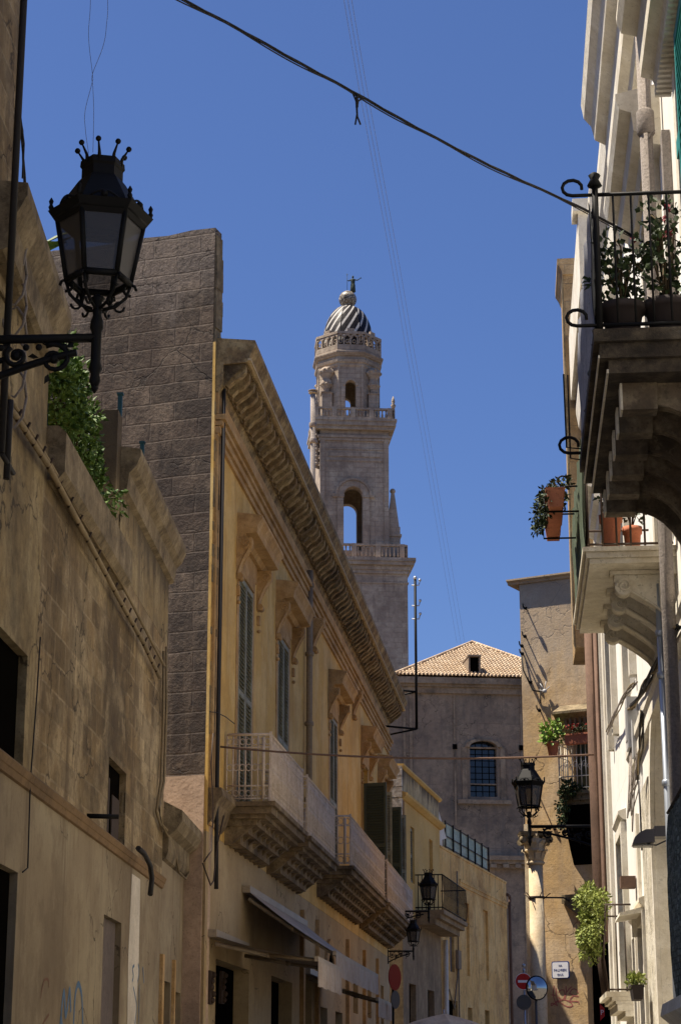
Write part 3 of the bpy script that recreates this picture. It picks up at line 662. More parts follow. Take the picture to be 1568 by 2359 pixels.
# balcony 1 : the big one, shade painted into its dark stone
b1 = thing('stone_balcony', 'long shadowed stone balcony on five curved brackets jutting from the near right', 'balcony', Rr.W(-4,.4,6.2))
t1 = 6.62
b = MB()
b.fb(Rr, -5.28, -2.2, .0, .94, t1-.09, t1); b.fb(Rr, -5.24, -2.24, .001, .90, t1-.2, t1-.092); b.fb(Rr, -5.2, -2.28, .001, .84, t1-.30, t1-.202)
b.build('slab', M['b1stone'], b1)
b = MB(); b.fb(Rr, -5.20, -2.28, .841, .855, t1-.30, t1-.27); b.fb(Rr, -5.24, -2.24, .901, .912, t1-.2, t1-.18); b.build('slab_edge_sunlight', M['b2stone'], b1)  # paler strips paint the sunlight on the slab edges
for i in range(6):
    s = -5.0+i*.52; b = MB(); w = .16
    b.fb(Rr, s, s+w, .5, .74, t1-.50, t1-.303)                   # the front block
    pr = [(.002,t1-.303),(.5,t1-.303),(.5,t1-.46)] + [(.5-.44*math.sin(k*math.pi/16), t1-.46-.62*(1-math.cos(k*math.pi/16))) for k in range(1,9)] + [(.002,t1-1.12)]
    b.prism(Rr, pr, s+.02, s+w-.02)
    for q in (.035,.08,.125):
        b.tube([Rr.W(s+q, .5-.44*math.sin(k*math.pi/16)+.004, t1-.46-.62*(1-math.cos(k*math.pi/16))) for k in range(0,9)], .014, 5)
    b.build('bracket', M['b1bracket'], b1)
    b = MB(); b.fb(Rr, s+.0, s+w, .741, .757, t1-.50, t1-.303); b.build('bracket_face_sunlight', M['b2stone'], b1)  # pale sheet paints the sunlit front of the bracket
b = MB(); H = 1.02; z0 = t1+.02; n0, n1, oo = -5.22, -2.4, .89
b.tube([Rr.W(n0,oo,z0), Rr.W(n0,oo,z0+H+.08)], .024, 6); b.lathe(Rr.W(n0,oo,z0+H+.06), [(.03,0),(.055,.01),(.03,.06),(.045,.09),(.02,.11)], 8)
for hh in (.03, H): 
    b.tube([Rr.W(n0,0,z0+hh), Rr.W(n0,oo,z0+hh)], .014, 6)
    b.tube([Rr.W(n0,oo+.02,z0+hh)] + [Rr.W(n0, oo+.16+.07*math.sin(k*.55), z0+hh+.06-.06*math.cos(k*.55)) for k in range(0,10)], .013, 6)
    b.tube([Rr.W(n0,oo,z0+hh), Rr.W(n1,oo,z0+hh)], .014, 6)
for k in range(1,8): b.tube([Rr.W(n0, oo-k*.125, z0+.03), Rr.W(n0, oo-k*.125, z0+H)], .009, 6)
k = n0+.12
while k < n1: b.tube([Rr.W(k, oo, z0+.03), Rr.W(k, oo, z0+H)], .008, 5); k += .125
b.tube([Rr.W(n1,oo,z0), Rr.W(n1,oo,z0+H)], .02, 6)
b.tube([Rr.W(n1,oo,z0)]+[Rr.W(n1, oo+.14+.08*math.sin(k*.55), z0+.07-.07*math.cos(k*.55)) for k in range(0,10)], .014, 6)
b.tube([Rr.W(n1,oo-.02,z0+.03), Rr.W(n1,oo+.16,z0+.05), Rr.W(n1,oo+.165,z0+.7)], .008, 5); b.tube([Rr.W(n1+.3,oo,z0+.03), Rr.W(n1+.3,oo+.12,z0+.05), Rr.W(n1+.3,oo+.12,z0+.8)], .008, 5)
b.build('railing', M['iron'], b1)
b = MB()
def cloth(F, s0, s1, o, h0, h1, n=40, amp=.012):
    vs = []; fs = []; m_ = 6
    for i in range(n+1):
        for j in range(m_+1):
            t = i/n; u = j/m_
            vs.append(F.W(s0+(s1-s0)*t, o+amp*math.sin(t*60+u*2)+amp*.7*math.sin(t*23+u*7), h0+(h1-h0)*u - .02*math.sin(t*math.pi*5)*u))
    for i in range(n):
        for j in range(m_): a = i*(m_+1)+j; fs.append((a,a+m_+1,a+m_+2,a+1))
    b_ = MB(); b_.add(vs, fs, True); k_ = len(vs)
    b_.add([v + Vector((F.n[0]*-.006, F.n[1]*-.006, 0)) for v in vs], fs, True); return b_
cloth(Rr, n0+.03, n1-.03, oo+.035, z0+.03, z0+H-.03).build('canvas_screen', M['greytarp'], b1)

# flowerpots on balcony 1
def pot(c, r, h, m, name, label, cat='plant pot', group=None, leafm=None, n=0, size=.08, bx=(.3,.3,.35), stems=6, droop=0, square=None, extra=None):
    t = thing(name, label, cat, c, group); b = MB()
    if square:
        F, L2, w = square; s, o, hh = 0, 0, 0
        Fp = Fac(c, d=F.d, side=F.side)
        pr = [(-w*.38,c[2]),(w*.38,c[2]),(w*.5,c[2]+h*.82),(w*.56,c[2]+h*.84),(w*.56,c[2]+h),(-w*.56,c[2]+h),(-w*.56,c[2]+h*.84),(-w*.5,c[2]+h*.82)]
        b.prism(Fp, pr, -L2/2, L2/2)
        for k in range(int(L2/.12)): 
            for e in (-1,1): b.prism(Fp, [(e*w*.38,c[2]+.02),(e*w*.42,c[2]+.02),(e*w*.5,c[2]+h*.78),(e*w*.46,c[2]+h*.78)], -L2/2+.05+k*.12, -L2/2+.09+k*.12)
    else: b.lathe(c, [(r*.62,0),(r*.66,.01),(r*.92,h*.80),(r*1.05,h*.81),(r*1.08,h),(r*.98,h),(r*.92,h*.9)], 20)
    b.build('pot' if not square else 'trough', m, t)
    if n:
        lb, st = MB(), MB(); cc = Vector(c)+Vector((0,0,h+bx[2]*.85)); bush(lb, st, cc, *bx, n, size, droop, stems)
        lb.build('foliage', leafm, t); st.build('stem', M['stem'], t)
        if extra:
            fb_ = MB()
            for _ in range(extra[1]):
                q = cc+Vector((R_(-1,1)*bx[0],R_(-1,1)*bx[1],R_(-.2,1)*bx[2]))
                for _ in range(7): fb_.leaf(q, (R_(-1,1),R_(-1,1),R_(-1,1)), size*.3, size*.6)
            fb_.build('flowers', extra[0], t)
    return t
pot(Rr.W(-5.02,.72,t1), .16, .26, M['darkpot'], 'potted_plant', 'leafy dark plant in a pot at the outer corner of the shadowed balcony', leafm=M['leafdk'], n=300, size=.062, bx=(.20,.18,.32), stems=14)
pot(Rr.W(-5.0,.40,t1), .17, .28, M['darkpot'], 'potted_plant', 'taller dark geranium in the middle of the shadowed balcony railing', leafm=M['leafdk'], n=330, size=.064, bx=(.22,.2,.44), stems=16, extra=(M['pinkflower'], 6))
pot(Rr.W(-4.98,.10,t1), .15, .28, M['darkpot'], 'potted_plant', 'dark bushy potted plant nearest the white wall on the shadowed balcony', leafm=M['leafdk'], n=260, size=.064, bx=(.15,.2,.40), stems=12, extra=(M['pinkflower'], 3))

# balcony 2 : cream stone with scroll brackets and green screen
b2 = thing('stone_balcony', 'cream carved stone balcony on scroll brackets with a green screen', 'balcony', Rr.W(1,.4,6.0))
t2 = 6.38; a2, e2 = -.35, 2.75
b = MB(); o2 = .86
for oo_, ht, hb, ins in ((o2,0,-.045,0),(o2-.03,-.045,-.10,.03),(o2-.06,-.10,-.15,.06),(.12,-.15,-.26,.06)): b.fb(Rr, a2+ins, e2-ins, 0.001, oo_, t2+hb+.002, t2+ht)
b.build('slab', M['b2stone'], b2)
for s in (a2+.42, a2+1.12, a2+1.82, a2+2.5):
    b = MB(); b.fb(Rr, s-.10, s+.10, .122, .60, t2-.19, t2-.152); b.build('bracket_block', M['b2stone'], b2)
    b = MB(); console(b, Rr, s, .15, .56, t2-.192, t2-.72, .085); b.build('scroll_bracket', M['b2stone'], b2)
b = MB(); rH = .98
for k in range(30):
    s = a2+.08+k*(e2-a2-.16)/29; b.tube([Rr.W(s, .80, t2), Rr.W(s, .80, t2+rH)], .008, 5)
for k in range(1,6): b.tube([Rr.W(a2+.08, .80-k*.13, t2), Rr.W(a2+.08, .80-k*.13, t2+rH)], .011, 5)
for hh in (.04, rH): b.tube([Rr.W(a2+.08,.02,t2+hh), Rr.W(a2+.08,.80,t2+hh), Rr.W(e2-.08,.80,t2+hh), Rr.W(e2-.08,.02,t2+hh)], .013, 6)
b.build('railing', M['ironrust'], b2)
cloth(Rr, a2+.08, e2-.05, .835, t2+.03, t2+rH+.12).build('canvas_screen', M['greentarp'], b2)
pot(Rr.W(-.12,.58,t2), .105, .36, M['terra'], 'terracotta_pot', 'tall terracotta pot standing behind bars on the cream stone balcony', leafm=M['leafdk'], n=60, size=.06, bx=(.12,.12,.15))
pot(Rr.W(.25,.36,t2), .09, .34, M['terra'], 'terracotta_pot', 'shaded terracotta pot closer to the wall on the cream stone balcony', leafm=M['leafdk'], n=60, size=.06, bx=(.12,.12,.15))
# terracotta trough hung outside on iron hooks
ps = 1.25; c_ = Rr.W(ps, 1.07, 7.05)
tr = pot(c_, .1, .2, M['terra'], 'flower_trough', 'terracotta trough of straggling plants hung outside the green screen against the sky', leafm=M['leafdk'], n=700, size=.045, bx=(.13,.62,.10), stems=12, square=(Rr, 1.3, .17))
lb, st2 = MB(), MB(); bush(lb, st2, c_+Vector((-.12,0,.12)), .09, .62, .16, 700, .042, .4, 10); lb.build('foliage', M['leafdk'], tr)
b = MB()
for s in (ps-.5, ps+.5):
    b.tube([Rr.W(s,.82,7.04), Rr.W(s,1.17,7.04), Rr.W(s,1.18,7.2)], .01, 6); b.tube([Rr.W(s,.82,7.3), Rr.W(s,.97,7.3)], .01, 6); b.tube([Rr.W(s, .99+.05*math.sin(k*.6), 7.36-.05*math.cos(k*.6)) for k in range(10)], .010, 5)
b.build('hook', M['iron'], tr)

# pipes on the white house
b = MB(); b.tube([Rr.W(-1.05,.16,12.4), Rr.W(-1.05,.16,0)], .062, 12)
for h in (10.2, 7.6): b.lathe(Rr.W(-1.05,.16,h), [(.07,0),(.085,.02),(.085,.24),(.07,.26)], 12)
b.tube([Rr.W(-1.25,.1,10.15), Rr.W(-.8,.2,10.15)], .012, 6)
tag(b.build('drainpipe', M['pipegrey']), 'rough grey cement drainpipe with thick collars in front of the white house', 'pipe')
b = MB(); b.fb(Rr, -1.75, -1.58, .005, .08, 0, 9.9); tag(b.build('cable_duct', M['pipegrey']), 'flat grey duct running beside the rough drainpipe on the white wall', 'duct')
b = MB(); b.tube([Rr.W(.02,.16,6.1), Rr.W(.02,.16,0)], .03, 8)
for h in (5.6,5.2,4.2): b.lathe(Rr.W(.02,.16,h), [(.035,0),(.045,.01),(.045,.05),(.035,.06)], 8)
tag(b.build('conduit', M['steel']), 'thin bluish steel conduit standing off the white wall beneath the balconies', 'pipe')
b = MB(); b.tube([Rr.W(14.15,.2,10.2), Rr.W(14.15,.2,4.5), Rr.W(14.1,.02,4.2)], .085, 10); b.tube([Rr.W(13.7,.12,10), Rr.W(13.7,.12,4.2), Rr.W(13.4,.14,3.7)], .04, 8)
tag(b.build('drainpipe', M['pipebrown']), 'dark brown drainpipe at the far corner of the white house', 'pipe')
# teal shutter leaf on the near window
st_ = thing('shutter_leaf', 'teal louvred shutter folded back at the upper right edge', 'shutter', Rr.W(-2.4,.1,7.5))
shutter(Rr, -4.5, -3.72, 6.6, 9.75, .10, M['teal'], st_, 'louvres'); 
b = MB(); b.fb(Rr, -3.71, -3.5, .08, .13, 8.75, 8.9); b.build('hinge', M['teal'], st_)
# junction box, cable tangle
jb = thing('junction_box', 'pale grey junction box with looping wires on the white wall', 'electric box', Rr.W(5.2,.1,4.7))
js, jh = Rr.px(1447,1690,.12)
b = MB(); b.fb(Rr, js-.2, js+.2, .01, .14, jh-.2, jh+.42); b.build('case', M['box'], jb)
b = MB(); b.fb(Rr, js-.12, js+.12, .141, .15, jh-.1, jh+.3); b.fb(Rr, js-.45, js-.22, .01, .1, jh-.35, jh+.1); b.build('lid', M['box'], jb)
b = MB()
for k in range(7):
    s = js+R_(-.5,.6); b.tube([Rr.W(js+R_(-.2,.2),.1,jh-.2), Rr.W(s,.12+R_(0,.05),jh-R_(.6,1.2)), Rr.W(js-.5,.06,jh-R_(.2,.8))], .009, 5)
b.build('wires', M['pipegrey'], jb)
def pxw(F, pts, o): return [F.W(F.px(x,y,o)[0], o, F.px(x,y,o)[1]) for x, y in pts]
for k, (pts, r, nm) in enumerate([([(1560,1440),(1530,1500),(1498,1560),(1460,1620),(1450,1640)], .035, 'thick cable bundle sagging down the right wall to the junction box'),
        ([(1462,1570),(1440,1600),(1415,1650),(1398,1690)], .03, 'knotted cable bundle running on past the junction box'),
        ([(1478,1640),(1476,1720),(1470,1800)], .03, 'tangled black cable below the junction box'),
        ([(1470,1800),(1474,1860),(1478,1960)], .01, 'thin frayed cable trailing down the white wall')]):
    (bundle(pxw(Rr, pts, .1+.01*k), r*1.2, M['cable'] if k != 1 else M['pipegrey'], nm, 'cables on the white house wall') if k < 3 else wire('wall_cable', pxw(Rr, pts, .13), r, M['cable'], nm, 'cables on the white house wall'))
# floodlight
fs, fh = 1.1, 3.86
fl = thing('floodlight', 'black floodlight on an arm sticking out of the white wall', 'light', Rr.W(fs,.2,fh))
FP = Fac(Rr.W(fs,0,0), d=Rr.d, side=-1)
b = MB(); b.prism(FP, [(.22,fh-.05),(.43,fh-.07),(.405,fh-.0),(.36,fh+.04),(.30,fh+.07),(.22,fh+.07)], -.12, .12); b.build('hood', M['floodlight'], fl)
b = MB(); b.fb(FP, -.10,.10,.23,.42,fh-.083,fh-.072); b.build('lens', M['lampglass'], fl)
b = MB(); b.fb(FP, -.12,.12,.06,.219,fh-.0,fh+.10); b.tube([FP.W(0,0,fh-.0),FP.W(0,.12,fh+.02)],.015,6); b.tube([FP.W(-.06,.1,fh-.03),FP.W(.0,.2,fh-.07),FP.W(.03,.28,fh-.06)],.008,6); b.build('ballast_box', M['floodlight'], fl)
# small things on the lower wall
b = MB(); s,h = Rr.px(1428,2034,.2); b.fb(Rr, s-.15, s+.15, .01, .2, h-.07, h+.07); tag(b.build('wall_box', M['pipebrown']), 'small brown box fixed high above the hanging plant on the white wall', 'box')
b = MB(); s,h = 6.1, 3.5; b.prism(Rr, [(.002,h+.1),(.33,h+.02),(.34,h-.02),(.002,h+.03)], s-.5, s+.5)
b.fb(Rr, s+.4,s+.48,.002,.14,h-.2,h+.03); tag(b.build('door_canopy', M['whitetrim']), 'thin pale ledge canopy over an opening in the white wall', 'canopy')
pl_s, pl_h = 5.1, 2.55
pot(Rr.W(pl_s,.2,pl_h-.05), .1, .16, M['darkpot'], 'window_planter', 'small planter with spiky yellow green leaves on the lower white wall', leafm=M['leafyel'], n=200, size=.05, bx=(.09,.2,.08), square=(Rr,.5,.13))

# balcony with netting at the lower right edge
nb = thing('netted_balcony', 'iron balcony wrapped in dark green netting at the lower right edge', 'balcony', Rr.W(-6,.4,1.9))
nh1, nh0 = 3.46, 2.2
na, nbb = -2.75, -5.3
b = MB(); vs = []; fs = []
for i in range(31):
    for j in range(9):
        t = i/30; u = j/8; bulge = .03*math.sin(u*math.pi)
        vs.append(Rr.W(na+(nbb-na)*t, .38+bulge+.01*math.sin(t*80+u*9), nh0+(nh1+.12-nh0)*u))
for i in range(30):
    for j in range(8): a = i*9+j; fs.append((a,a+9,a+10,a+1))
b.add(vs, fs, True)
vs = [];fs=[]
for i in range(9):
    for j in range(9):
        t=i/8; u=j/8; vs.append(Rr.W(na+.012*math.sin(t*30+u*9), .38*t+.03*math.sin(u*math.pi)*t, nh0+(nh1+.12-nh0)*u))
for i in range(8):
    for j in range(8): a=i*9+j; fs.append((a,a+9,a+10,a+1))
b.add(vs,fs,True); b.build('netting', M['net'], nb)
b = MB()
for hh in (nh0, nh1+.14): b.tube([Rr.W(na,.0,hh), Rr.W(na,.38,hh), Rr.W(nbb,.38,hh)], .014, 6)
for k in range(20): b.tube([Rr.W(na-.04-k*.13,.37,nh0), Rr.W(na-.04-k*.13,.40,(nh0+nh1)/2), Rr.W(na-.04-k*.13,.37,nh1+.14)], .007, 5)
b.build('railing', M['iron'], nb)
b = MB(); b.prism(Rr, [(.001,nh0-.03),(.48,nh0-.03),(.5,nh0-.12),(.4,nh0-.2),(.2,nh0-.36),(.001,nh0-.4)], na+.1, nbb); b.build('slab', M['b2stone'], nb)
# dark-railed balcony with trailing plant further on
gh1, gh0 = 3.75, 2.76
ga = 9.0
gb_ = thing('planted_balcony', 'narrow balcony with grey iron bars and a white moulded base on the right', 'balcony', Rr.W(ga+.8,.3,gh0))
b = MB(); o = .33; H = gh1-gh0+.15
for k in range(16): b.tube([Rr.W(ga+k*.13,o,gh0),Rr.W(ga+k*.13,o+.05,gh0+H*.4),Rr.W(ga+k*.13,o,gh0+H)], .009, 5)
for k in range(1,3): b.tube([Rr.W(ga,o-k*.12,gh0),Rr.W(ga,o-k*.12,gh0+H)], .009, 5)
for hh in (.03,H): b.tube([Rr.W(ga,0,gh0+hh),Rr.W(ga,o,gh0+hh),Rr.W(ga+1.95,o,gh0+hh),Rr.W(ga+1.95,0,gh0+hh)], .014, 6)
b.build('railing', M['ironrust'], gb_)
b = MB()
for oo_, t_, q_ in ((o+.04,0,-.07),(o-.03,-.07,-.12),(o-.08,-.12,-.16),(o-.1,-.16,-.25),(o-.2,-.25,-.32)): b.fb(Rr, ga-.1, ga+2.1, .001, oo_, gh0+q_+.002, gh0+t_)
b.build('slab', M['b2stone'], gb_)
c = Rr.W(ga+.5,.50,3.72); bt = thing('trailing_plant', 'yellow green bush spilling over the iron bars on the right', 'plant', c-Vector((0,0,.5)))
lb, st2 = MB(), MB(); bush(lb, st2, c+Vector((0,0,.22)), .20, .5, .28, 2000, .05, .3, 9); bush(lb, st2, c-Vector((0.03,0,.2)), .17, .4, .32, 1500, .048, .6, 8)
lb.build('foliage', M['leafyel'], bt); st2.build('stem', M['stem'], bt)

# ================================================================== LANTERNS
def lantern(c, k, wallpt, label, group, rot=.35, scroll=1.):
    """hexagonal crowned street lantern; c = point on the stem where the bracket meets it"""
    t = thing('street_lantern', label, 'street lamp', c, group); c = Vector(c)
    def V(r, a, z): return c + Vector((r*math.sin(a), -r*math.cos(a), z))*k
    A = [rot + i*math.pi/3 for i in range(6)]
    b = MB()
    b.lathe(c, [(.02*k,-.42*k),(.045*k,-.36*k),(.035*k,-.30*k),(.055*k,-.26*k),(.04*k,-.2*k),(.04*k,.05*k),(.055*k,.08*k),(.05*k,.14*k),(.035*k,.18*k),(.035*k,.3*k),(.06*k,.33*k),(.02*k,.36*k)], 12)
    b.lathe(c+Vector((0,0,-.46*k)), [(.005*k,0),(.03*k,.04*k),(.02*k,.08*k)], 8)
    for a in A:      # basket scrolls carrying the glass
        b.tube([V(.04,a,.24), V(.14,a,.27), V(.22,a,.35), V(.255,a,.46)], .014*k, 6)
        b.tube([V(.25+.05*math.cos(q*.7), a, .42+.05*math.sin(q*.7)) for q in range(8)], .013*k, 5)
        b.tube([V(.17+.04*math.cos(-q*.7), a, .27-.04*math.sin(q*.7)) for q in range(8)], .011*k, 5)
    R0, R1, z0, z1 = .25, .345, .47, 1.0
    for i in range(6):
        a, d = A[i], A[(i+1)%6]
        b.tube([V(R0,a,z0), V(R1,a,z1)], .023*k, 6)
        for r, z, w in ((R0,z0,.028),(R1+.01,z1,.028)): b.tube([V(r,a,z), V(r,d,z)], w*k, 6)
        # flared cornice
        b.add([V(R1,a,z1-.06),V(R1,d,z1-.06),V(R1+.075,d,z1+.045),V(R1+.075,a,z1+.045),V(R1-.03,a,z1+.08),V(R1-.03,d,z1+.08)],[(0,1,2,3),(3,2,5,4),(0,4,5,1)])
        # bead finials
        p = V(R1+.05,a,z1+.05); b.lathe(p, [(.012*k,0),(.022*k,.03*k),(.012*k,.05*k),(.02*k,.08*k),(.004*k,.11*k)], 8)
        q = V((R1+.04)*.87,(a+d)/2 if i<5 else a+math.pi/6,z1+.05); b.ball(q+Vector((0,0,.03*k)), .03*k, 8, 5)
        b.tube([V((R1+.04)*.87, a+math.pi/6+e, z1+.06+.05*math.sin((e+.35)/.7*math.pi)) for e in [-.35+.1*j for j in range(8)]], .01*k, 5)
    b.build('frame', M['iron'], t)
    g = MB()
    for i in range(6):
        a, d = A[i], A[(i+1)%6]
        g.add([V(R0,a,z0),V(R0,d,z0),V(R1,d,z1),V(R1,a,z1)],[(0,1,2,3)])
    g.build('glass', M['lampglass'], t)
    b = MB(); b.lathe(c, [(.35*k,1.05*k),(.31*k,1.13*k),(.19*k,1.32*k),(.165*k,1.35*k),(.165*k,1.43*k),(.18*k,1.45*k),(.175*k,1.50*k)], 6, a0=-math.pi/2+rot, smooth=False)
    rf = b.build('roof', M['iron'], t)
    b = MB()
    for i in range(8):
        a = rot+i*math.pi/4
        b.tube([V(.145,a,1.46), V(.155,a,1.53), V(.20,a,1.60)], .02*k, 5, .007*k); b.ball(V(.208,a,1.615), .024*k, 8, 5)
    b.build('crown', M['iron'], rf)
    # bracket
    b = MB(); w = Vector(wallpt); w.z = c.z; v = (w-c); L = v.length; v.normalize(); z = Vector((0,0,1))
    b.tube([c, w], .038*k, 8)
    def Pp(x, zz): return c + v*x*L + z*zz*k
    n = 14
    b.tube([Pp(.12+.88*i/n, -.12-.06*math.sin(i/n*3.14)-.42*(i/n)**2) for i in range(n+1)], .03*k, 6)
    x0 = .12; 
    for (xc, zc, r, s_) in ((.26,-.17,.13,1),(.5,-.14,.09,-1),(.68,-.28,.10,1),(.84,-.20,.13,-1)):
        cc = Pp(xc, zc)
        b.tube([cc + v*math.cos(s_*q*.45+1)*r*k*(1-q/26) + z*math.sin(s_*q*.45+1)*r*k*(1-q/26) for q in range(20)], .026*k, 5, .014*k)
        b.ball(cc, .04*k, 8, 5)
        for q in (3,9,14): b.leaf(cc + v*math.cos(s_*q*.45+1)*r*k + z*math.sin(s_*q*.45+1)*r*k, (v*math.cos(s_*q*.45+1)+z*math.sin(s_*q*.45+1)), .03*k, .09*k)
    for xc in (.2,.36,.44,.6,.76): b.ball(Pp(xc, -.07), .028*k, 8, 5)
    b.tube([Pp(1, .08), Pp(1, -.62)], .03*k, 6)
    b.build('bracket', M['iron'], t)
    return t
c1 = atY(222, 778, 14.5); wl = L_.px(0, 780)
lantern(c1, 1.0, Vector((c1.x-1.25, c1.y+.06, c1.z)), 'large black crowned lantern silhouetted on a scroll bracket at the upper left', 'black crowned street lanterns', rot=.72)
# two thin wires rising from the lantern
for (pts, nm) in (([(204,352),(197,300),(196,255),(212,190),(213,170),(204,80),(208,-40),(190,-400)],'thin loose wire curving up from the left side of the big lantern crown'),
                  ([(214,350),(216,260),(214,200),(213,170),(236,110),(245,60),(246,-40),(215,-400)],'thin loose wire rising from the big lantern crown and bowing right')):
    q = []
    P4 = [atY(x, y, 14.5+(.02 if nm[5]=='l' else 0)) for x, y in pts]
    for i in range(len(P4)-1):
        p0,p1,p2,p3 = P4[max(i-1,0)],P4[i],P4[i+1],P4[min(i+2,len(P4)-1)]
        for s in range(6):
            t = s/6; q.append(.5*((2*p1)+(-p0+p2)*t+(2*p0-5*p1+4*p2-p3)*t*t+(-p0+3*p1-3*p2+p3)*t**3))
    wire('loose_wire', q, .0022, M['thin'], nm, 'loose wires above the big lantern')

# ================================================================== OCHRE STONE HOUSE (right, facing us)
sh = thing('stone_house', 'sunlit ochre stone house with patched wall facing down the street', 'building', SB.W(2,0,0))
topS = SB.px(1210, 1345)[1]; se = SB.px(1346, 2100)[0]; dt = SB.px(1345, 2072)[1]; bs0, bt0 = SB.px(1300, 1832); bw = SB.px(1302,1700)[0]
dh = (SB.px(1310,1700)[0]+.1, SB.px(1352,1700)[0], bt0, SB.px(1320,1668)[1])
b = MB(); wall(SB, 0, 4.2, 0, topS, [(se, 4.0, 0, dt), dh], .35, .36, b)
b.f = b.f[:-6]; b.sm = b.sm[:-6]
b.fb(SB, 0, se-.02, -6, -.351, 0, topS); b.fb(SB, se-.02, 4.2, -6, -.351, dt+.02, topS); b.fb(SB, 4.02, 4.2, -6, -.351, 0, dt); b.build('wall', M['sstone'], sh)
b = MB(); b.fb(SB, se+.001, 4.01, -6, -4.5, 0, dt); b.fb(SB, se+.001, se+.012, -4.499, -.37, 0, dt-.02); b.fb(SB, se+.013, 4.0, -4.499, -.37, dt-.02, dt-.001); b.fb(SB, 3.99, 4.0, -4.499, -.37, 0, dt-.021); b.build('passage', M['dark'], sh)  # black lining puts the passage's deep shade into its colour
b = MB(); b.fb(SB, dh[0]+.01, dh[1]-.01, -.34, -.26, dh[2], dh[3]-.01); b.build('balcony_door', M['shutterdk'], sh)
b = MB(); b.prism(SB, [(-5,topS),(.05,topS),(.08,topS+.05),(.16,topS+.09),(.16,topS+.13),(-5,topS+.15)], -.3, 4.3); b.build('eaves', M['sstone'], sh)
b = MB()
hh = SB.px(1330,1650)[1]; b.prism(SB, [(.002,hh-.5),(.12,hh-.42),(.4,hh-.1),(.55,hh),(.55,hh+.06),(.002,hh+.3)], bw-.1, 4.2); b.build('door_hood', M['coping'], sh)
b = MB()
for i in range(9): b.fb(SB, bw+.15+i*.13, bw+.2+i*.13, .1, .4, hh-.3, hh-.12)
b.build('hood_corbels', M['coping'], sh)
b = MB(); b.fb(SB, se-.55, se-.04, .002, .12, dt-.1, dt+.12)
b.plate(SB, [(se-.5,dt-.1),(se+.1,dt-.1),(se+.1,dt-.8),(se-.02,dt-.75),(se-.12,dt-.4),(se-.35,dt-.22)], .002, .14); b.build('passage_corbel', M['coping'], sh)
b = MB(); b.fb(SB, .0, .12, .002, .10, 0, SB.px(1215,1900)[1]); b.build('corner_strip', M['column'], sh)
# iron pins with pale insulators
for k, (x, y) in enumerate([(1213,1405),(1212,1470),(1205,1492),(1206,1510),(1225,1575),(1245,1640),(1242,1836)]):
    s, h = SB.px(x, y); s = max(s, .02); b = MB(); b.tube([SB.W(s,0,h),SB.W(s,.22,h+.03),SB.W(s,.26,h+.12)], .018, 5); b.ball(SB.W(s+.05,.2,h), .05, 8, 5)
    tag(b.build('wall_hook', M['iron']), 'small iron hook sticking out of the sunlit ochre stone wall', 'hook', 'iron hooks on the stone house')
s, h = SB.px(1248,1595)
b = MB(); b.tube([SB.W(.03,.06,h+1.1),SB.W(.1,.1,h+.6),SB.W(.35,.1,h+.05),SB.W(s,.1,h)], .02, 6)
b.tube([SB.W(s,.1,h-.3),SB.W(s,.1,h+.1)], .016, 5)
tag(b.build('wall_cable', M['cable']), 'short black cable bent round the corner of the ochre stone house', 'cable')
b = MB()
for k in range(5): b.tube([SB.W(s+.12,.1,h), SB.W(s+.12+.15*math.cos(k*1.2),.13,h+.15*math.sin(k*1.2)+.1)], .012, 5)
b.ball(SB.W(s+.12,.1,h),.06,8,6); tag(b.build('insulator_cluster', M['box']), 'white porcelain insulator cluster on the ochre stone wall', 'insulator')
# balcony of the stone house
sbal = thing('small_balcony', 'small balcony with white rails on the ochre stone house', 'balcony', SB.W(bw+.7,.3,bt0))
b = MB(); o = .62; q1 = 4.1
for oo_, t_, q_, i_ in ((o+.05,0,-.1,0),(o,-.1,-.24,.04),(o-.08,-.24,-.34,.1)): b.fb(SB, bw+i_, q1, .001, oo_, bt0+q_+.002, bt0+t_)
b.build('slab', M['coping'], sbal)
b = MB(); b.prism(SB, [(.003,bt0-.345),(.56,bt0-.345),(.50,bt0-.7),(.36,bt0-1.05),(.2,bt0-1.4),(.003,bt0-1.75)], bw+.12, q1); b.build('shade_wedge', M['dark'], sbal)  # black wedge added in place of the shadow below the slab
for s in (bw+.25, bw+.9):
    b = MB(); console(b, SB, s, .16, .5, bt0-.35, bt0-1.1); b.build('bracket', M['darkwood'], sbal)
b = MB(); H = 1.15
for k in range(12): b.tube([SB.W(bw+.06+k*.12,o,bt0),SB.W(bw+.06+k*.12,o,bt0+H)], .012, 5)
for k in range(5): b.tube([SB.W(bw+.06,.1+k*.12,bt0),SB.W(bw+.06,.1+k*.12,bt0+H)], .012, 5)
for hh_ in (.06,.35,.85,H): b.tube([SB.W(bw+.06,0,bt0+hh_),SB.W(bw+.06,o,bt0+hh_),SB.W(q1,o,bt0+hh_)], .015, 5)
for k in range(4):
    for e in (-1,1): b.tube(spiral(SB, bw+.2+k*.24, o, bt0+.6, .01) and [SB.W(bw+.2+k*.24+e*(.05+.06*math.cos(q*.6)*(1-q/16)), o, bt0+.6+e*.04+.1*math.sin(q*.6)*(1-q/16)) for q in range(13)], .01, 4)
b.build('railing', M['whitetrim'], sbal)
px_, ph_ = SB.px(1275, 1742, .8)
pot(SB.W(px_,.85,ph_), .16, .34, M['terra'], 'hanging_pot', 'lime green plant in a terracotta pot hung on the left end of the small balcony', leafm=M['leaflime'], n=260, size=.13, bx=(.27,.2,.28), stems=8)
px_, ph_ = SB.px(1336, 1714, .8)
pot(SB.W(px_+.05,.78,ph_), .16, .26, M['terra'], 'flower_box', 'terracotta box of red flowers on the rail of the small balcony', leafm=M['leafdk'], n=160, size=.07, bx=(.42,.14,.13), stems=8, square=(SB,.85,.22), extra=(M['redleaf'], 34))
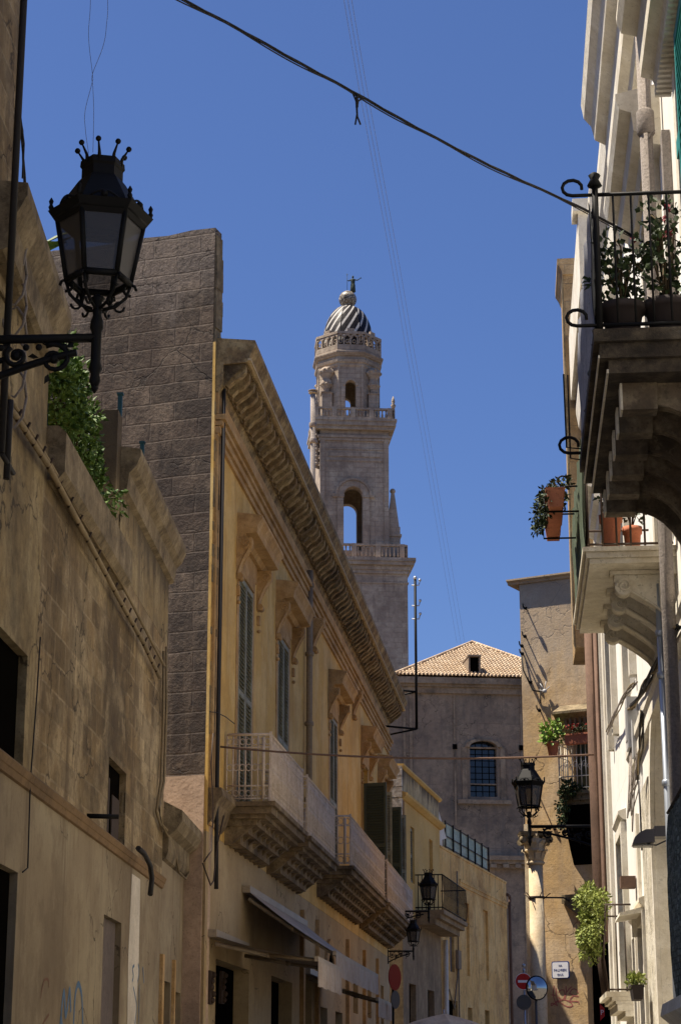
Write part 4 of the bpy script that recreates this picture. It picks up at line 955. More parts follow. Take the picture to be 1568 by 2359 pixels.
px_, ph_ = SB.px(1304, 1840, .8)
c = SB.W(px_,.72,ph_); hp_ = thing('trailing_plant', 'dark hanging plant trailing below the left end of the small balcony', 'plant', c)
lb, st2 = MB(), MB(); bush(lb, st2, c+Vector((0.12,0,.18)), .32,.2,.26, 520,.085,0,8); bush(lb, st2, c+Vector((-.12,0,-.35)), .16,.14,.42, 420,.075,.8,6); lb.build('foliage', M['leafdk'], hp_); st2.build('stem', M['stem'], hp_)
# column with capital at the corner
cx_, ch_ = SB.px(1233, 1985, .8); cc = SB.W(cx_, .8, 0); D_ = 1/ (4560/50.5)
co = thing('column', 'pale round stone column with carved leafy capital at the street corner', 'column', cc)
hb_ = SB.px(1233, 1988, .8)[1]; ht_ = SB.px(1233, 1925, .8)[1]
b = MB(); b.lathe(cc, [(.30,0),(.30,.3),(.22,.36),(.20,1),(.195,3),(.175,hb_-.05)], 28); b.build('shaft', M['column'], co)
b = MB(); b.lathe(cc, [(.18,hb_-.06),(.22,hb_-.04),(.23,hb_),(.20,hb_+.03)], 24); b.lathe(cc, [(.17,hb_+.25),(.26,hb_+.26),(.26,hb_+.31),(.2,hb_+.33)], 24); b.lathe(cc, [(.20,hb_+.03),(.20,hb_+.12),(.25,ht_-.25),(.30,ht_-.1)], 20)
cap_ = b.build('capital', M['column'], co)
b = MB()
for ring, (z, r, n) in enumerate(((hb_+.08,.2,9),(hb_+.3,.22,9),(ht_-.22,.25,8))):
    for i in range(n):
        a = 6.283*(i+.5*ring)/n; v = Vector((math.cos(a), math.sin(a), 0)); s_ = Vector((-v.y, v.x, 0)); p = cc+Vector((0,0,z))
        b.add([p+v*r-s_*.06, p+v*r+s_*.06, p+v*(r+.05)+s_*.075+Vector((0,0,.14)), p+v*(r+.05)-s_*.075+Vector((0,0,.14)), p+v*(r+.15)+s_*.03+Vector((0,0,.22)), p+v*(r+.15)-s_*.03+Vector((0,0,.22)), p+v*(r+.17)+Vector((0,0,.15))], [(0,1,2,3),(3,2,4,5),(5,4,6)])
b.build('carved_leaves', M['column'], cap_)
b = MB(); b.box8([cc+Vector((x*.36,y*.36,ht_-.04)) for x,y in ((-1,-1),(1,-1),(1,1),(-1,1))]+[cc+Vector((x*.40,y*.40,ht_+.06)) for x,y in ((-1,-1),(1,-1),(1,1),(-1,1))])
for x in (-1,1):
    for y in (-1,1): b.cyl(cc+Vector((x*.29,y*.35,ht_-.14)), cc+Vector((x*.35,y*.29,ht_-.14)), .085, 10)
b.build('abacus', M['coping'], cap_)
b = MB(); hr = SB.px(1233,2072,.8)[1]; b.lathe(cc+Vector((0,0,hr)), [(.2,0),(.205,.01),(.205,.05),(.2,.06)], 24)
for a in (0,1.5,2.6,3.8,5): b.tube([cc+Vector((.2*math.cos(a),.2*math.sin(a),hr+.03)), cc+Vector((.34*math.cos(a),.34*math.sin(a),hr+.14))], .012, 5)
b.build('iron_collar', M['ironrust'], co)
wire('wall_cable', [cc+Vector((.2,-.05,hr+.03)), SB.W(cx_+.5,.3,hr+.05), SB.W(1.2,.06,hr-.04), SB.W(se-.2,.05,hr+.03), SB.W(se+.6,.05,hr+.1)], .022, M['cable'], 'black cable running from the column collar along the stone wall')
# street name plate, graffiti
s0_, h1_ = SB.px(1274, 2218); s1_, h0_ = SB.px(1313, 2254)
sg = thing('street_sign', 'white enamel street name plate with blue border on the ochre wall', 'sign', SB.W((s0_+s1_)/2,.04,h0_))
def rrect(a, b_, c, d, r):
    out = []
    for (x, y, q) in ((b_-r,c+r,-1),(b_-r,d-r,0),(a+r,d-r,1),(a+r,c+r,2)):
        for k in range(5): t = (q+k/4)*math.pi/2; out.append((x+r*math.cos(t), y+r*math.sin(t)))
    return out
b = MB(); b.plate(SB, rrect(s0_-.015,s1_+.015,h0_-.015,h1_+.015,.05), .05, .085); b.build('border', M['signblue'], sg)
b = MB(); b.plate(SB, rrect(s0_+.008,s1_-.008,h0_+.008,h1_-.008,.04), .0855, .09); b.build('face', M['signwhite'], sg)
sm_ = (s0_+s1_)/2; Hs = h1_-h0_
for ln, yy, sz in (('VIA', .70, .075), ('PALMIERI', .42, .085), ('GIUS.', .14, .075)): text_mesh('lettering', ln, SB, sm_, h0_+Hs*yy, .0915, sz, M['signblue'], sg)
g1 = [[(1276,2272),(1274,2290),(1277,2305),(1284,2318)],[(1280,2277),(1281,2292),(1286,2312)],[(1270,2293),(1279,2294)],[(1284,2318),(1271,2312),(1270,2318),(1284,2306)],
      [(1286,2287),(1292,2282),(1299,2283),(1300,2296),(1294,2305),(1286,2298)],[(1303,2273),(1304,2286),(1301,2302)],[(1304,2288),(1310,2280),(1317,2274)],
      [(1311,2290),(1318,2280),(1327,2281),(1331,2288)],[(1311,2290),(1320,2294),(1314,2301),(1312,2308)],[(1320,2295),(1332,2296)],[(1314,2308),(1330,2308),(1333,2313)],
      [(1276,2313),(1296,2304),(1312,2309),(1318,2318),(1306,2320),(1288,2309)]]
spray(SB, g1, .013, 'graffiti', M['spraypink'], sh)
# crowned lantern on the right
wp = Rr.px(1369, 1912, .1); c2 = atY(1219, 1905, 46)
lantern(c2, .98*1.0, c2+Vector((1.62,-.1,0)), 'black crowned lantern on a scroll bracket in front of the ochre stone house', 'black crowned street lanterns', rot=.15)

# ================================================================== SIGNS AT THE CORNER
NS = Fac(atY(1205, 2262, 46.5), d=(1,0)); sx_, sz_ = 0., NS.px(1205,2262)[1]
t = thing('no_entry_sign', 'red no entry disc with white bar on a pole before the column', 'sign', NS.W(0,0,0))
def disc(F, s, h, r, o0, o1, n=28): 
    b = MB(); b.plate(F, [(s+r*math.cos(6.2832*k/n), h+r*math.sin(6.2832*k/n)) for k in range(n)], o0, o1); return b
disc(NS,0,sz_,.19,0,.02).build('rim', M['signwhite'], t); disc(NS,0,sz_,.178,.0205,.024).build('face', M['signred'], t)
b = MB(); b.fb(NS,-.125,.125,.0245,.027,sz_-.028,sz_+.028); b.build('bar', M['signwhite'], t)
b = MB(); b.tube([NS.W(.02,-.04,0),NS.W(.02,-.04,sz_+.3)],.024,8); b.ball(NS.W(.02,-.04,sz_+.36),.045,10,6); b.lathe(NS.W(.02,-.04,sz_+.22),[(.02,0),(.04,.02),(.03,.06),(.015,.08)],10); b.build('pole', M['steel'], t)
zb = NS.px(1205,2310)[1]; b = disc(NS,0,zb,.17,-.02,.0); b.fb(NS,-.14,.14,.001,.02,zb+.08,zb+.1); b.fb(NS,-.14,.14,.001,.02,zb-.1,zb-.08); b.build('lower_disc', M['signback'], t)
MR = Fac(atY(1236, 2277, 45.5), d=(.93,.37)); mz = MR.px(1236,2277)[1]
t = thing('traffic_mirror', 'round convex traffic mirror with dark rim beside the column', 'mirror', MR.W(0,0,0))
b = MB(); n = 32; rr_ = .255
vs = [MR.W(0,.10,mz)]; fs = []
for j in range(1,6):
    r = rr_*j/5
    for k in range(n): vs.append(MR.W(r*math.cos(6.2832*k/n), .10-.09*(j/5)**2, mz+r*math.sin(6.2832*k/n)))
for k in range(n): fs.append((0,1+k,1+(k+1)%n))
for j in range(4):
    for k in range(n): a=1+j*n; fs.append((a+k,a+(k+1)%n,a+n+(k+1)%n,a+n+k))
b.add(vs,fs,True); b.build('glass', M['mirror'], t)
b = MB(); b.tube([MR.W(rr_*math.cos(6.2832*k/n),.0,mz+rr_*math.sin(6.2832*k/n)) for k in range(n+1)],.02,6); b.plate(MR,[(rr_*math.cos(6.2832*k/n),mz+rr_*math.sin(6.2832*k/n)) for k in range(n)],-.03,-.01); b.build('rim', M['iron'], t)
b = MB(); b.tube([MR.W(.0,-.06,0),MR.W(.0,-.06,mz+.1)],.028,8); b.build('pole', M['signback'], t)
# blue arrow and stop sign in the shaded passage
AS = Fac(atY(1369, 2277, 50.0), d=(1,0)); az_ = AS.px(1369,2277)[1]
t = thing('arrow_sign', 'round dark blue sign with a left pointing arrow in deep shade', 'sign', AS.W(0,0,0))
disc(AS,0,az_,.17,0,.02).build('face', M['signblue'], t)
b = MB(); b.plate(AS,[(-.12,az_),(-.04,az_+.07),(-.04,az_+.02),(.12,az_+.02),(.12,az_-.02),(-.04,az_-.02),(-.04,az_-.07)],.0205,.024); b.build('arrow', M['signwhite'], t)
b = MB(); b.tube([AS.W(0,-.04,0),AS.W(0,-.04,az_+.2)],.025,8); b.build('pole', M['signback'], t)
SS = Fac(atY(1371, 2333, 49.9), d=(1,0)); zz = SS.px(1370,2333)[1]
t = thing('stop_sign', 'dark red octagonal STOP sign in shade at the lower right', 'sign', SS.W(0,0,zz))
b = MB(); b.plate(SS,[(.24*math.cos(.3927+k*.7854),zz+.24*math.sin(.3927+k*.7854)) for k in range(8)],0,.02); b.build('face', M['signred'], t)
text_mesh('lettering','STOP',SS,0,zz-.06,.0225,.17,M['signwhite'],t)

# ================================================================== FAR LEFT HOUSES
n2t = N2.px(931,1767)[1]; n2c = N2.px(928,1836)[1]; n2f = N2.px(940,2110)[1]
n2 = thing('yellow_house', 'yellow house with mould streaked parapet and grey quoins beyond the palace', 'building', N2.W(0,0,0))
wall(N2, 0, n2e, n2f, n2c, [(*[N2.px(x,1950)[0] for x in (945,954)], N2.px(950,2035)[1], N2.px(950,1907)[1]), (*[N2.px(x,1950)[0] for x in (988,996)], N2.px(992,2040)[1], N2.px(992,1935)[1])], .2, 6).build('wall', M['n2'], n2)
g2 = [(*[N2.px(x,2300)[0] for x in (942,958)],0,N2.px(950,2268)[1]), (*[N2.px(x,2300)[0] for x in (985,1000)],0,N2.px(990,2282)[1])]
wall(N2, 0, n2e, 0, n2f-.005, g2, .3, 6).build('ground_floor_wall', M['n2low'], n2)
for q in g2:
    b = MB(); b.fb(N2,q[0]+.01,q[1]-.01,-.29,-.2,0,q[3]-.01); b.build('door', M['dark'], n2)
wA, wB = N2.px(945,1950)[0], N2.px(954,1950)[0]
shutter(N2, wA+.02, wB-.02, N2.px(950,2035)[1], N2.px(950,1907)[1]-.02, -.1, M['shutter'], n2)
b = MB(); b.fb(N2, N2.px(988,1950)[0]+.01, N2.px(996,1950)[0]-.01, -.19,-.12, N2.px(992,2040)[1], N2.px(992,1935)[1]-.01); b.build('window', M['trim'], n2)
b = MB(); b.fb(N2, .001, n2e-.003, -1.2, -.02, n2c+.003, n2t-.12); b.build('parapet', M['n2par'], n2)
M['n2par2'] = surf('parapet_with_runs', (.52,.39,.19), (.06,.045,.03), N2.az, (.6,.47,.26), .4, 1., .9, (.07,.055,.035), bump=.3, topstain_or_tint=(n2t+.15,.8,.9))
[o for o in bpy.data.objects if o.name.startswith('parapet')][-1].data.materials[0] = M['n2par2']
b = MB(); b.prism(N2, [(-1.25,n2t-.118),(.02,n2t-.118),(.10,n2t-.06),(.10,n2t),(-1.25,n2t+.05)], -.08, n2e+.1)
b.prism(N2, [(-.1,n2c-.12),(.06,n2c-.1),(.2,n2c),(.22,n2c+.08),(-.02,n2c+.16),(-.1,n2c+.16)], -.08, n2e+.15); b.build('cornice', M['n2'], n2)
b = MB(); hq = n2f+.5; i = 0
while hq < n2t-.3:
    b.fb(N2, -.10, .02 if i%2 else .10, -.62 if i%2 else -.48, .03, hq, hq+.34); hq += .37; i += 1
b.build('quoins', M['quoin'], n2)
b = MB(); b.fb(N2, .12, .3, .002,.06, n2f, n2c-.15); b.build('corner_strip', M['trim'], n2)
# wire antenna / washing frame on parapet
ns, nh = N2.px(958,1985,.7); 
bl = thing('iron_balcony', 'black iron balcony on the far yellow house behind a small lantern', 'balcony', N2.W(2,.3,n2f))
bq0 = N2.px(955,2100)[0]; bq1 = n2e+1.2; o = 1.0; bz = N2.px(1050,2112,1.0)[1]
b = MB(); 
for oo_, t_, q_ in ((o,0,-.14),(o-.12,-.14,-.3),(o-.3,-.3,-.5)): b.fb(N2, bq0+.1, n2e+.1, .001, oo_, bz+q_+.002, bz+t_)
b.build('slab', M['n2low'], bl)
b = MB(); H = 1.2
k = bq0+.15
while k < n2e+.1: 
    b.tube([N2.W(k,o-.05,bz),N2.W(k,o+.02,bz+.5),N2.W(k,o-.05,bz+H)], .012, 5); k += .24
for k in range(7): b.tube([N2.W(bq0+.15,.1+k*.14,bz),N2.W(bq0+.15,.1+k*.14,bz+H)], .016, 5)
for hh_ in (.08,H): b.tube([N2.W(bq0+.15,0,bz+hh_),N2.W(bq0+.15,o-.05,bz+hh_),N2.W(n2e+.08,o-.05,bz+hh_),N2.W(n2e+.08,0,bz+hh_)], .022, 5)
b.build('railing', M['iron'], bl)
c3 = atY(987, 2100, 62); 
def small_lantern(c, k, wp, label, rot):
    lantern(c, k, wp, label, 'black crowned street lanterns', rot)
small_lantern(c3, .78, c3+Vector((-1.3,.1,0)), 'small black lantern hanging before the far iron balcony', .2)
c4 = atY(952, 2192, 60); small_lantern(c4, .60, c4+Vector((-.75,.05,0)), 'smallest lantern with a bright glint under the end of the palace balconies', .5)
# yellow annex
def hN3(x, y): return N3.px(x, y)[1]
def sN3(x): return N3.px(x, 2200)[0]
t3 = hN3(1110, 2006); e3 = sN3(1169)
n3 = thing('yellow_annex', 'long stained yellow building with tall narrow windows closing the left side', 'building', N3.W(0,0,0))
rec = []
for x0,x1,y0,y1 in ((1072,1081.6,2082,2249),(1114,1125,2099,2259),(1036,1046,2146,2240),(1029,1051,2305,2500),(1075,1085,2322,2500),(1114,1124,2328,2500)):
    rec.append((sN3(x0), sN3(x1), max(.0,hN3((x0+x1)/2,y1)), hN3((x0+x1)/2,y0)))
wall(N3, .01, e3, 0, t3, rec, .22, 8).build('wall', M['n3'], n3)
for i, q in enumerate(rec):
    b = MB(); b.fb(N3, q[0]+.01,q[1]-.01,-.21,-.1 if i < 3 else -.18,q[2],q[3]-.01); b.build('blind_window' if i < 3 else 'door', M['n3'] if i < 2 else (M['taupe'] if i == 2 else M['dark']), n3)
b = MB(); hm = t3-.95; b.fb(N3, sN3(1060), e3+.05, .002,.07,hm,hm+.12); b.fb(N3, sN3(1060), e3+.03,.002,.04,hm-.14,hm-.003); b.build('string_course', M['n3'], n3)
b = MB(); b.fb(N3,.02,e3+.02,-.4,.03,t3+.003,t3+.08); b.build('coping', M['n3'], n3)
b = MB(); sq = sN3(1050)
b.plate(N3,[(.02,t3+.081),(.6,t3+.081),(.6,t3+.35),(sq*.5,t3+.5),(.3,t3+1.2),(.02,t3+1.35)],-.35,-.02); b.build('stepped_wall', M['whitetrim'], n3)
# corrugated roof screen
sc = thing('roof_screen', 'grey green corrugated screen with posts on the roof of the yellow annex', 'fence', N3.W(2,-1,t3))
f0, f1 = N3.px(1021,1930,-.8)[0], N3.px(1121,1980,-.8)[0]; fhT = N3.px(1060,1918,-.8)[1]; fhB = t3+.09
n = 90; vs = []; fs = []
for i in range(n+1):
    s = f0+(f1-f0)*i/n
    for h in (fhB+.15, fhT): vs.append(N3.W(s, -.8+.03*(i%2), h))
for i in range(n): fs.append((2*i,2*i+2,2*i+3,2*i+1))
b = MB(); b.add(vs, fs); b.add([v+Vector((0,.03,0)) for v in vs], fs); b.build('panels', M['bluetank'], sc)
for i in range(7):
    s = f0+(f1-f0)*i/6; b = MB(); b.fb(N3, s-.035, s+.035, -.75, -.69, fhB, fhT+.05); b.build('post', M['iron'], sc)
b = MB()
for h in (fhB+.5, (fhB+fhT)/2+.2, fhT): b.fb(N3, f0, f1, -.76, -.752, h-.03, h+.03)
b.build('rail', M['ironrust'], sc)
# pipes, cables and a lamp on the annex
b = MB(); hp0 = hN3(1172,2078); b.tube([N3.W(e3-.1,.05,hp0+.25),N3.W(e3+.15,.12,hp0+.2),N3.W(e3+.2,.12,hp0),N3.W(e3+.06,.12,hp0-.2),N3.W(e3+.06,.12,0)],.07,8); tag(b.build('drainpipe', M['pipebrown']), 'dark red brown drainpipe at the far end of the yellow annex', 'pipe')
b = MB(); b.tube([N3.W(.25,.12,bz-.6),N3.W(.25,.12,0)],.09,8); tag(b.build('drainpipe', M['whitetrim']), 'pale drainpipe at the joint between the two far yellow buildings', 'pipe')
s_, h_ = N3.px(1058,2212,.1); b = MB(); b.fb(N3,s_-.3,s_+.3,.005,.12,h_-.35,h_+.35); b.tube([N3.W(s_,.06,t3-.6),N3.W(s_,.06,h_)],.03,5); b.tube([N3.W(s_,.06,h_),N3.W(s_+.05,.06,.2)],.03,5); b.tube([N3.W(s_,.06,h_-.2),N3.W(s_-1,.06,h_-1.9),N3.W(s_-1.9,.06,h_-1.2)],.03,5); tag(b.build('meter_cable', M['pipeyellow']), 'cable dropping through a small box down the yellow annex', 'cable')
wire('wall_stick', [N3.W(N3.px(1046,2137,.05)[0],.05,N3.px(1046,2137,.05)[1]), N3.W(N3.px(1053,2155,.05)[0],.05,N3.px(1053,2155,.05)[1])], .06, M['iron'], 'short dark slanting rod on the yellow annex wall', cat='rod')

# ================================================================== CHURCH
def sC(x, y=1700): return CH.px(x, y)[0]
def hC(y, x=1100): return CH.px(x, y)[1]
chz = thing('church', 'tall grey brown church wall with tiled hip roof and arched window', 'church', CH.W(0,0,0))
tC = hC(1566)
wx0, wx1 = sC(1081), sC(1143); wc_, ww = (wx0+wx1)/2, (wx1-wx0)/2; wb, ws = hC(1836), hC(1722)
b = MB(); x0c, x1c = sC(890), sC(1300)
arch_wall(b, CH, x0c, x1c, 0, tC, -1.0, 0, wc_, ww, wb, ws, 14, rise=.45); b.fb(CH, x0c, x1c, -14, -1.01, 0, tC); b.build('wall', M['church'], chz)
b = MB(); arch_ring(b, CH, wc_, ws, ww+.02, ww+.32, .01, .16, 14, k=.45); 
b.fb(CH, wx0-.5, wx0-.2, .01,.1, wb-.3, ws); b.fb(CH, wx1+.2, wx1+.5, .01,.1, wb-.3, ws); b.fb(CH, wx0-.8, wx1+.8,.01,.22, wb-.45, wb-.2)
wn = b.build('window', M['churchtrim'], chz)
b = MB(); b.fb(CH, wx0-.02, wx1+.02, -.6,-.5, wb, ws+.6); b.build('pane', M['glassdk'], wn)
b = MB()
for k in range(1,4): b.fb(CH, wx0+(wx1-wx0)*k/4-.02, wx0+(wx1-wx0)*k/4+.02, -.49,-.45, wb, ws+.3)
for k in range(1,8): b.fb(CH, wx0, wx1, -.449,-.42, wb+(ws-wb)*k/8-.015, wb+(ws-wb)*k/8+.015)
b.build('glazing_bars', M['dark'], wn)
b = MB(); b.fb(CH, wx0-.05, wx1+.05,-.3,-.2, wb+.75,wb+.83); b.fb(CH, wx0-.05, wx1+.05,-.3,-.2, ws-.05,ws+.05); b.build('tie_bar', M['churchtrim'], wn)
b = MB()
for q in ((hC(1580),hC(1566),.55),(hC(1586),hC(1580)-.005,.35),(hC(1600),hC(1586)-.005,.2)): b.fb(CH, x0c-.2, x1c, .003, q[2], q[0], q[1])
b.build('eaves_cornice', M['churchtrim'], chz)
b = MB()
for q in ((hC(1984),hC(1974),.7),(hC(1992),hC(1984)-.005,.5),(hC(2002),hC(1992)-.005,.3)): b.fb(CH, sC(1100), x1c, .003, q[2], q[0], q[1])
b.build('lower_cornice', M['churchtrim'], chz)
for k in range(12): b = MB(); b.fb(CH, sC(1120)+k*.75, sC(1120)+k*.75+.35, .31, .6, hC(2001), hC(1993)); b.build('modillion', M['churchtrim'], chz)
b = MB()
for x, w_, h_ in ((1046.5,.05,1600),(1200,.05,1600),(931,.08,1600),(946,.08,1600)): b = MB(); b.fb(CH, sC(x)-w_, sC(x)+w_, .003,.08, 0, hC(h_)); b.build('lesene', M['churchtrim'], chz)
b = MB()
for x in (1046.5, 1199): b = MB(); b.fb(CH, sC(x)-.14, sC(x)+.14, .0815,.1, hC(1728), hC(1716)); b.build('putlog_hole', M['dark'], chz)
# tiled roof : rows of barrel tiles on the front slope, plain slopes behind
eL = CH.W(sC(925,1560)-.5,.55,tC+.12); eR = CH.W(sC(1300,1560)+.4,.55,tC+.12); ap = atY(1087,1481,128)
bL = eL+Vector((2,16,0)); bR = eR+Vector((0,16,0))
b = MB(); b.add([eL,eR,ap,bL,bR],[(0,1,2),(1,4,2),(0,2,3),(3,2,4)]); rf = b.build('roof', M['roof'], chz)
b = MB(); ex = (eR-eL); W_ = ex.length; ex.normalize(); pa = (ap-eL).dot(ex); foot = eL+ex*pa; up = (ap-foot); Hn = up.length; up.normalize(); nn = ex.cross(up).normalized()
if nn.z < 0: nn = -nn
pitch_ = .235; n = int(W_/pitch_)
for i in range(n):
    x = (i+.5)*pitch_; top = Hn*(x/pa if x < pa else (W_-x)/(W_-pa)); rows = max(1, int(top/.42))
    for j in range(rows):
        y0 = j*.42-.06; y1 = min(y0+.46, top+.05); r0, r1 = .098, .078
        for (yy, rr2, lift) in (): pass
        vs = []
        for (yy, r, lf) in ((y0,r0,.05),(y1,r1,.01)):
            for k in range(6):
                a = math.pi*k/5; vs.append(eL+ex*(x+r*math.cos(a))+up*yy+nn*(r*math.sin(a)*1.1+lf))
        b.add(vs, [(k,k+1,k+7,k+6) for k in range(5)]+[(0,1,2,3,4,5)], False)
b.build('barrel_tiles', M['roof'], rf)
b = MB()
for A_ in (eL, eR):
    n2_ = 40
    for k in range(n2_):
        p = A_+(ap-A_)*k/n2_; q = A_+(ap-A_)*(k+1.15)/n2_; b.tube([p+nn*.06, q+nn*.09], .10, 6, .085)
b.build('hip_tiles', M['roof'], rf)
dF = Fac(CH.W(sC(1092,1560),.2,0), d=CH.d); dz = tC+.25
b = MB(); b.fb(dF,-.38,-.28,-2.6,0,dz-.1,dz+1.15); b.fb(dF,.28,.38,-2.6,0,dz-.1,dz+1.15); b.fb(dF,-.42,.42,-2.6,.06,dz+1.153,dz+1.25); b.build('dormer', M['churchtrim'], rf)
b = MB(); b.fb(dF,-.279,.279,-2.5,-.25,dz-.1,dz+1.15); b.build('dormer_opening', M['dark'], rf)
# bits of the neighbouring building seen right of the church
# ================================================================== BELL TOWER
YT = 157.
def hT(y, x=816): return TW.px(x, y)[1]
bt_ = thing('bell_tower', 'tall baroque limestone bell tower with striped tiled dome', 'tower', TW.W(0,-3,0))
def ring(b, F, half, o_out, h0, h1, dep): b.fb(F, -half-o_out, half+o_out, -dep-o_out, o_out, h0, h1)
m27 = 157*.961/4560*1.07
w2 = 2.86; d2 = w2*2                      # second stage half width
w1 = 4.2; off1 = w1-w2
z0, z1, z2_, z3 = hT(1310), hT(1292), hT(1003), hT(968)
b = MB(); b.fb(TW,-w1,w1,-d2-off1,off1,0,hT(1330)); b.build('lower_shaft', M['tower'], bt_)
b = MB()
for k,(ya,yb,e) in enumerate(((1330,1322,.15),(1321.8,1312,.25),(1311.8,1304,.5),(1303.8,1296,.62))): b.fb(TW,-w1-e,w1+e,-d2-off1-e,off1+e,hT(ya),hT(yb))
b.fb(TW,-w1-.08,w1+.08,-d2-off1,off1+.08,hT(1352),hT(1349)); b.build('lower_cornice', M['tower'], bt_)
def balustrade(name, half, o_f, d_, h0, h1, step, parent, posts=4):
    b = MB(); e = h1-h0
    F = TW
    sides = [(Fac(F.W(-half,o_f,0), d=F.d), 2*half), (Fac(F.W(-half,-d_-o_f,0), d=(-F.n[0]*-1, -F.n[1]*-1)), d_+2*o_f), (Fac(F.W(half,-d_-o_f,0), d=F.n), d_+2*o_f)]
    for G, L in sides:
        b.fb(G,0,L,-.12,.12,h0,h0+.16); b.fb(G,0,L,-.14,.14,h1-.16,h1)
        n = int(L/step)
        for i in range(n+1):
            s = L*i/n
            if i % max(1,n//posts) == 0: b.fb(G,s-.2,s+.2,-.16,.16,h0,h1+.02)
            else: b.lathe(G.W(s,0,h0+.14), [(.06,0),(.10,.2*e),(.05,.45*e),(.08,.62*e),(.06,e-.28)], 6)
    return b.build(name, M['tower'], parent)
balustrade('lower_balustrade', w1-.1, off1-.1, d2, hT(1296), hT(1262), .32, bt_)
# upper shaft with real arched openings through it
hA, hB_ = hT(1262), hT(1003); aw = 23/4560*157*.98*1.02; sA = (813-816)*.0345; sp = hT(1143)
b = MB(); arch_wall(b, TW, -w2, w2, hT(1330), hB_, -.75, 0, sA, aw, hT(1268), sp, 12)
arch_wall(b, TW, -w2, w2, hT(1330), hB_, -d2, -d2+.75, sA, aw, hT(1268), sp, 12)
b.fb(TW, -w2, -aw-.6, -d2+.751, -.751, hT(1330), hB_); b.fb(TW, aw+.6, w2, -d2+.751, -.751, hT(1330), hB_); b.fb(TW,-aw-.6,aw+.6,-d2+.751,-.751,hT(1095),hB_); b.build('upper_shaft', M['tower'], bt_)
b = MB(); arch_ring(b, TW, sA, sp, aw+.02, aw+.55, .003, .16, 14); arch_ring(b, TW, sA, sp, aw+.56, aw+.75, .003, .25, 14)
for e in (-1,1):
    b.fb(TW, sA+e*(aw+.28)-.26, sA+e*(aw+.28)+.26, .003,.12, hT(1262), sp); b.fb(TW, sA+e*(aw+.45)-.5, sA+e*(aw+.45)+.5,.003,.2,sp-.12,sp+.14)
    b.fb(TW, e*w2*.93-.2, e*w2*.93+.2, .003,.10, hT(1262), hB_)
b.build('arch_moulding', M['tower'], bt_)
b = MB()
b.fb(TW,-w2+.5,w2-.5,.003,.06,hT(1062),hT(1059)); b.fb(TW,-w2+.5,w2-.5,.003,.06,hT(1036),hT(1033)); b.fb(TW,-w2*.75,w2*.75,.003,.07,hT(1052),hT(1042)); b.build('panel_moulding', M['tower'], bt_)
# carved acanthus trusses down the left face
b = MB()
GL = Fac(TW.W(-w2,0,0), d=(TW.n[0]*-1,TW.n[1]*-1), side=-1)
for z in range(9):
    hh_ = hT(1075)+z*.62; b.tube([GL.W(.5,.05,hh_),GL.W(.9,.35,hh_+.25),GL.W(.5,.45,hh_+.5),GL.W(.25,.2,hh_+.6)],.16,6); b.ball(GL.W(.35,.25,hh_+.3),.2,8,5)
b.build('carved_ornament', M['tower'], bt_)
b = MB()
for ya,yb,e in ((1016,1010,.12),(1009.8,1004,.2),(992,984,.42),(983.8,974,.58),(973.8,968,.66)): b.fb(TW,-w2-e,w2+e,-d2-e,e,hT(ya),hT(yb))
b.fb(TW,-w2-.02,w2+.02,-d2-.02,.02,hT(1003.8),hT(992.2)); b.build('upper_cornice', M['tower'], bt_)
balustrade('upper_balustrade', w2+.38, .38, d2, hT(968), hT(943), .30, bt_, 4)
b = MB()
for (s,o_) in ((w2+.38,.38),(-w2-.38,.38),(w2+.38,-d2-.38)): b.lathe(TW.W(s,o_,hT(943)+.02),[(.12,0),(.22,.3),(.1,.45),(.16,.6),(.12,.8),(.03,1.1)],8)
b.build('corner_finials', M['tower'], bt_)
# obelisk pinnacle standing on the lower gallery
ox = (908-816)/4560*157*1.03; F_ = Fac(TW.W(ox, -.2, 0), d=TW.d); pz = hT(1262)
b = MB(); b.fb(F_,-.55,.55,-1.1,0,pz-.6,hT(1232)); b.fb(F_,-.66,.66,-1.2,.1,hT(1232),hT(1227)); b.fb(F_,-.55,.55,-1.1,0,hT(1227),hT(1210))
q0, q1_ = hT(1210), hT(1128)
b.box8([F_.W(-.47,0,q0),F_.W(.47,0,q0),F_.W(.47,-1,q0),F_.W(-.47,-1,q0),F_.W(-.13,-.38,q1_),F_.W(.13,-.38,q1_),F_.W(.13,-.62,q1_),F_.W(-.13,-.62,q1_)]); b.ball(F_.W(0,-.5,q1_+.15),.24,10,6)
b.build('obelisk', M['tower'], bt_)
# octagonal drum
ctr = TW.W((808-816)*.0345,-w2,0); ro = 2.55
def octF(i, r, z=0):
    a = TW.az - math.pi/2 + i*math.pi/4      # outward direction of face i
    nx, ny = math.cos(a), math.sin(a); half = r*math.tan(math.pi/8)
    P0 = (ctr.x+nx*r+ny*half, ctr.y+ny*r-nx*half); return Fac(P0, d=(-ny,nx)), 2*half
h8, h9, h10 = hT(962), hT(838), hT(808)
for i in range(8):
    G, L = octF(i, ro); b = MB(); a_w = .44; hb8 = h8+.3
    if i % 2 == 0: arch_wall(b, G, 0, L, h8, h9, -.5, 0, L/2, a_w, hb8, hT(885), 10)
    else: b.fb(G,0,L,-.5,0,h8,h9)
    b.build('drum_face', M['tower'], bt_)
b = MB()
for i in (0,2,6):
    G, L = octF(i, ro); arch_ring(b, G, L/2, hT(885), .46, .62, .003,.1,12); b.fb(G,0,.16,.003,.08,h8,h9); b.fb(G,L-.16,L,.003,.08,h8,h9); b.fb(G,L/2-.8,L/2-.5,.003,.06,h8,hT(890)); b.fb(G,L/2+.5,L/2+.8,.003,.06,h8,hT(890))
b.build('drum_moulding', M['tower'], bt_)
b = MB(); a0 = TW.az-math.pi/2+math.pi/8; k8 = 1/math.cos(math.pi/8)
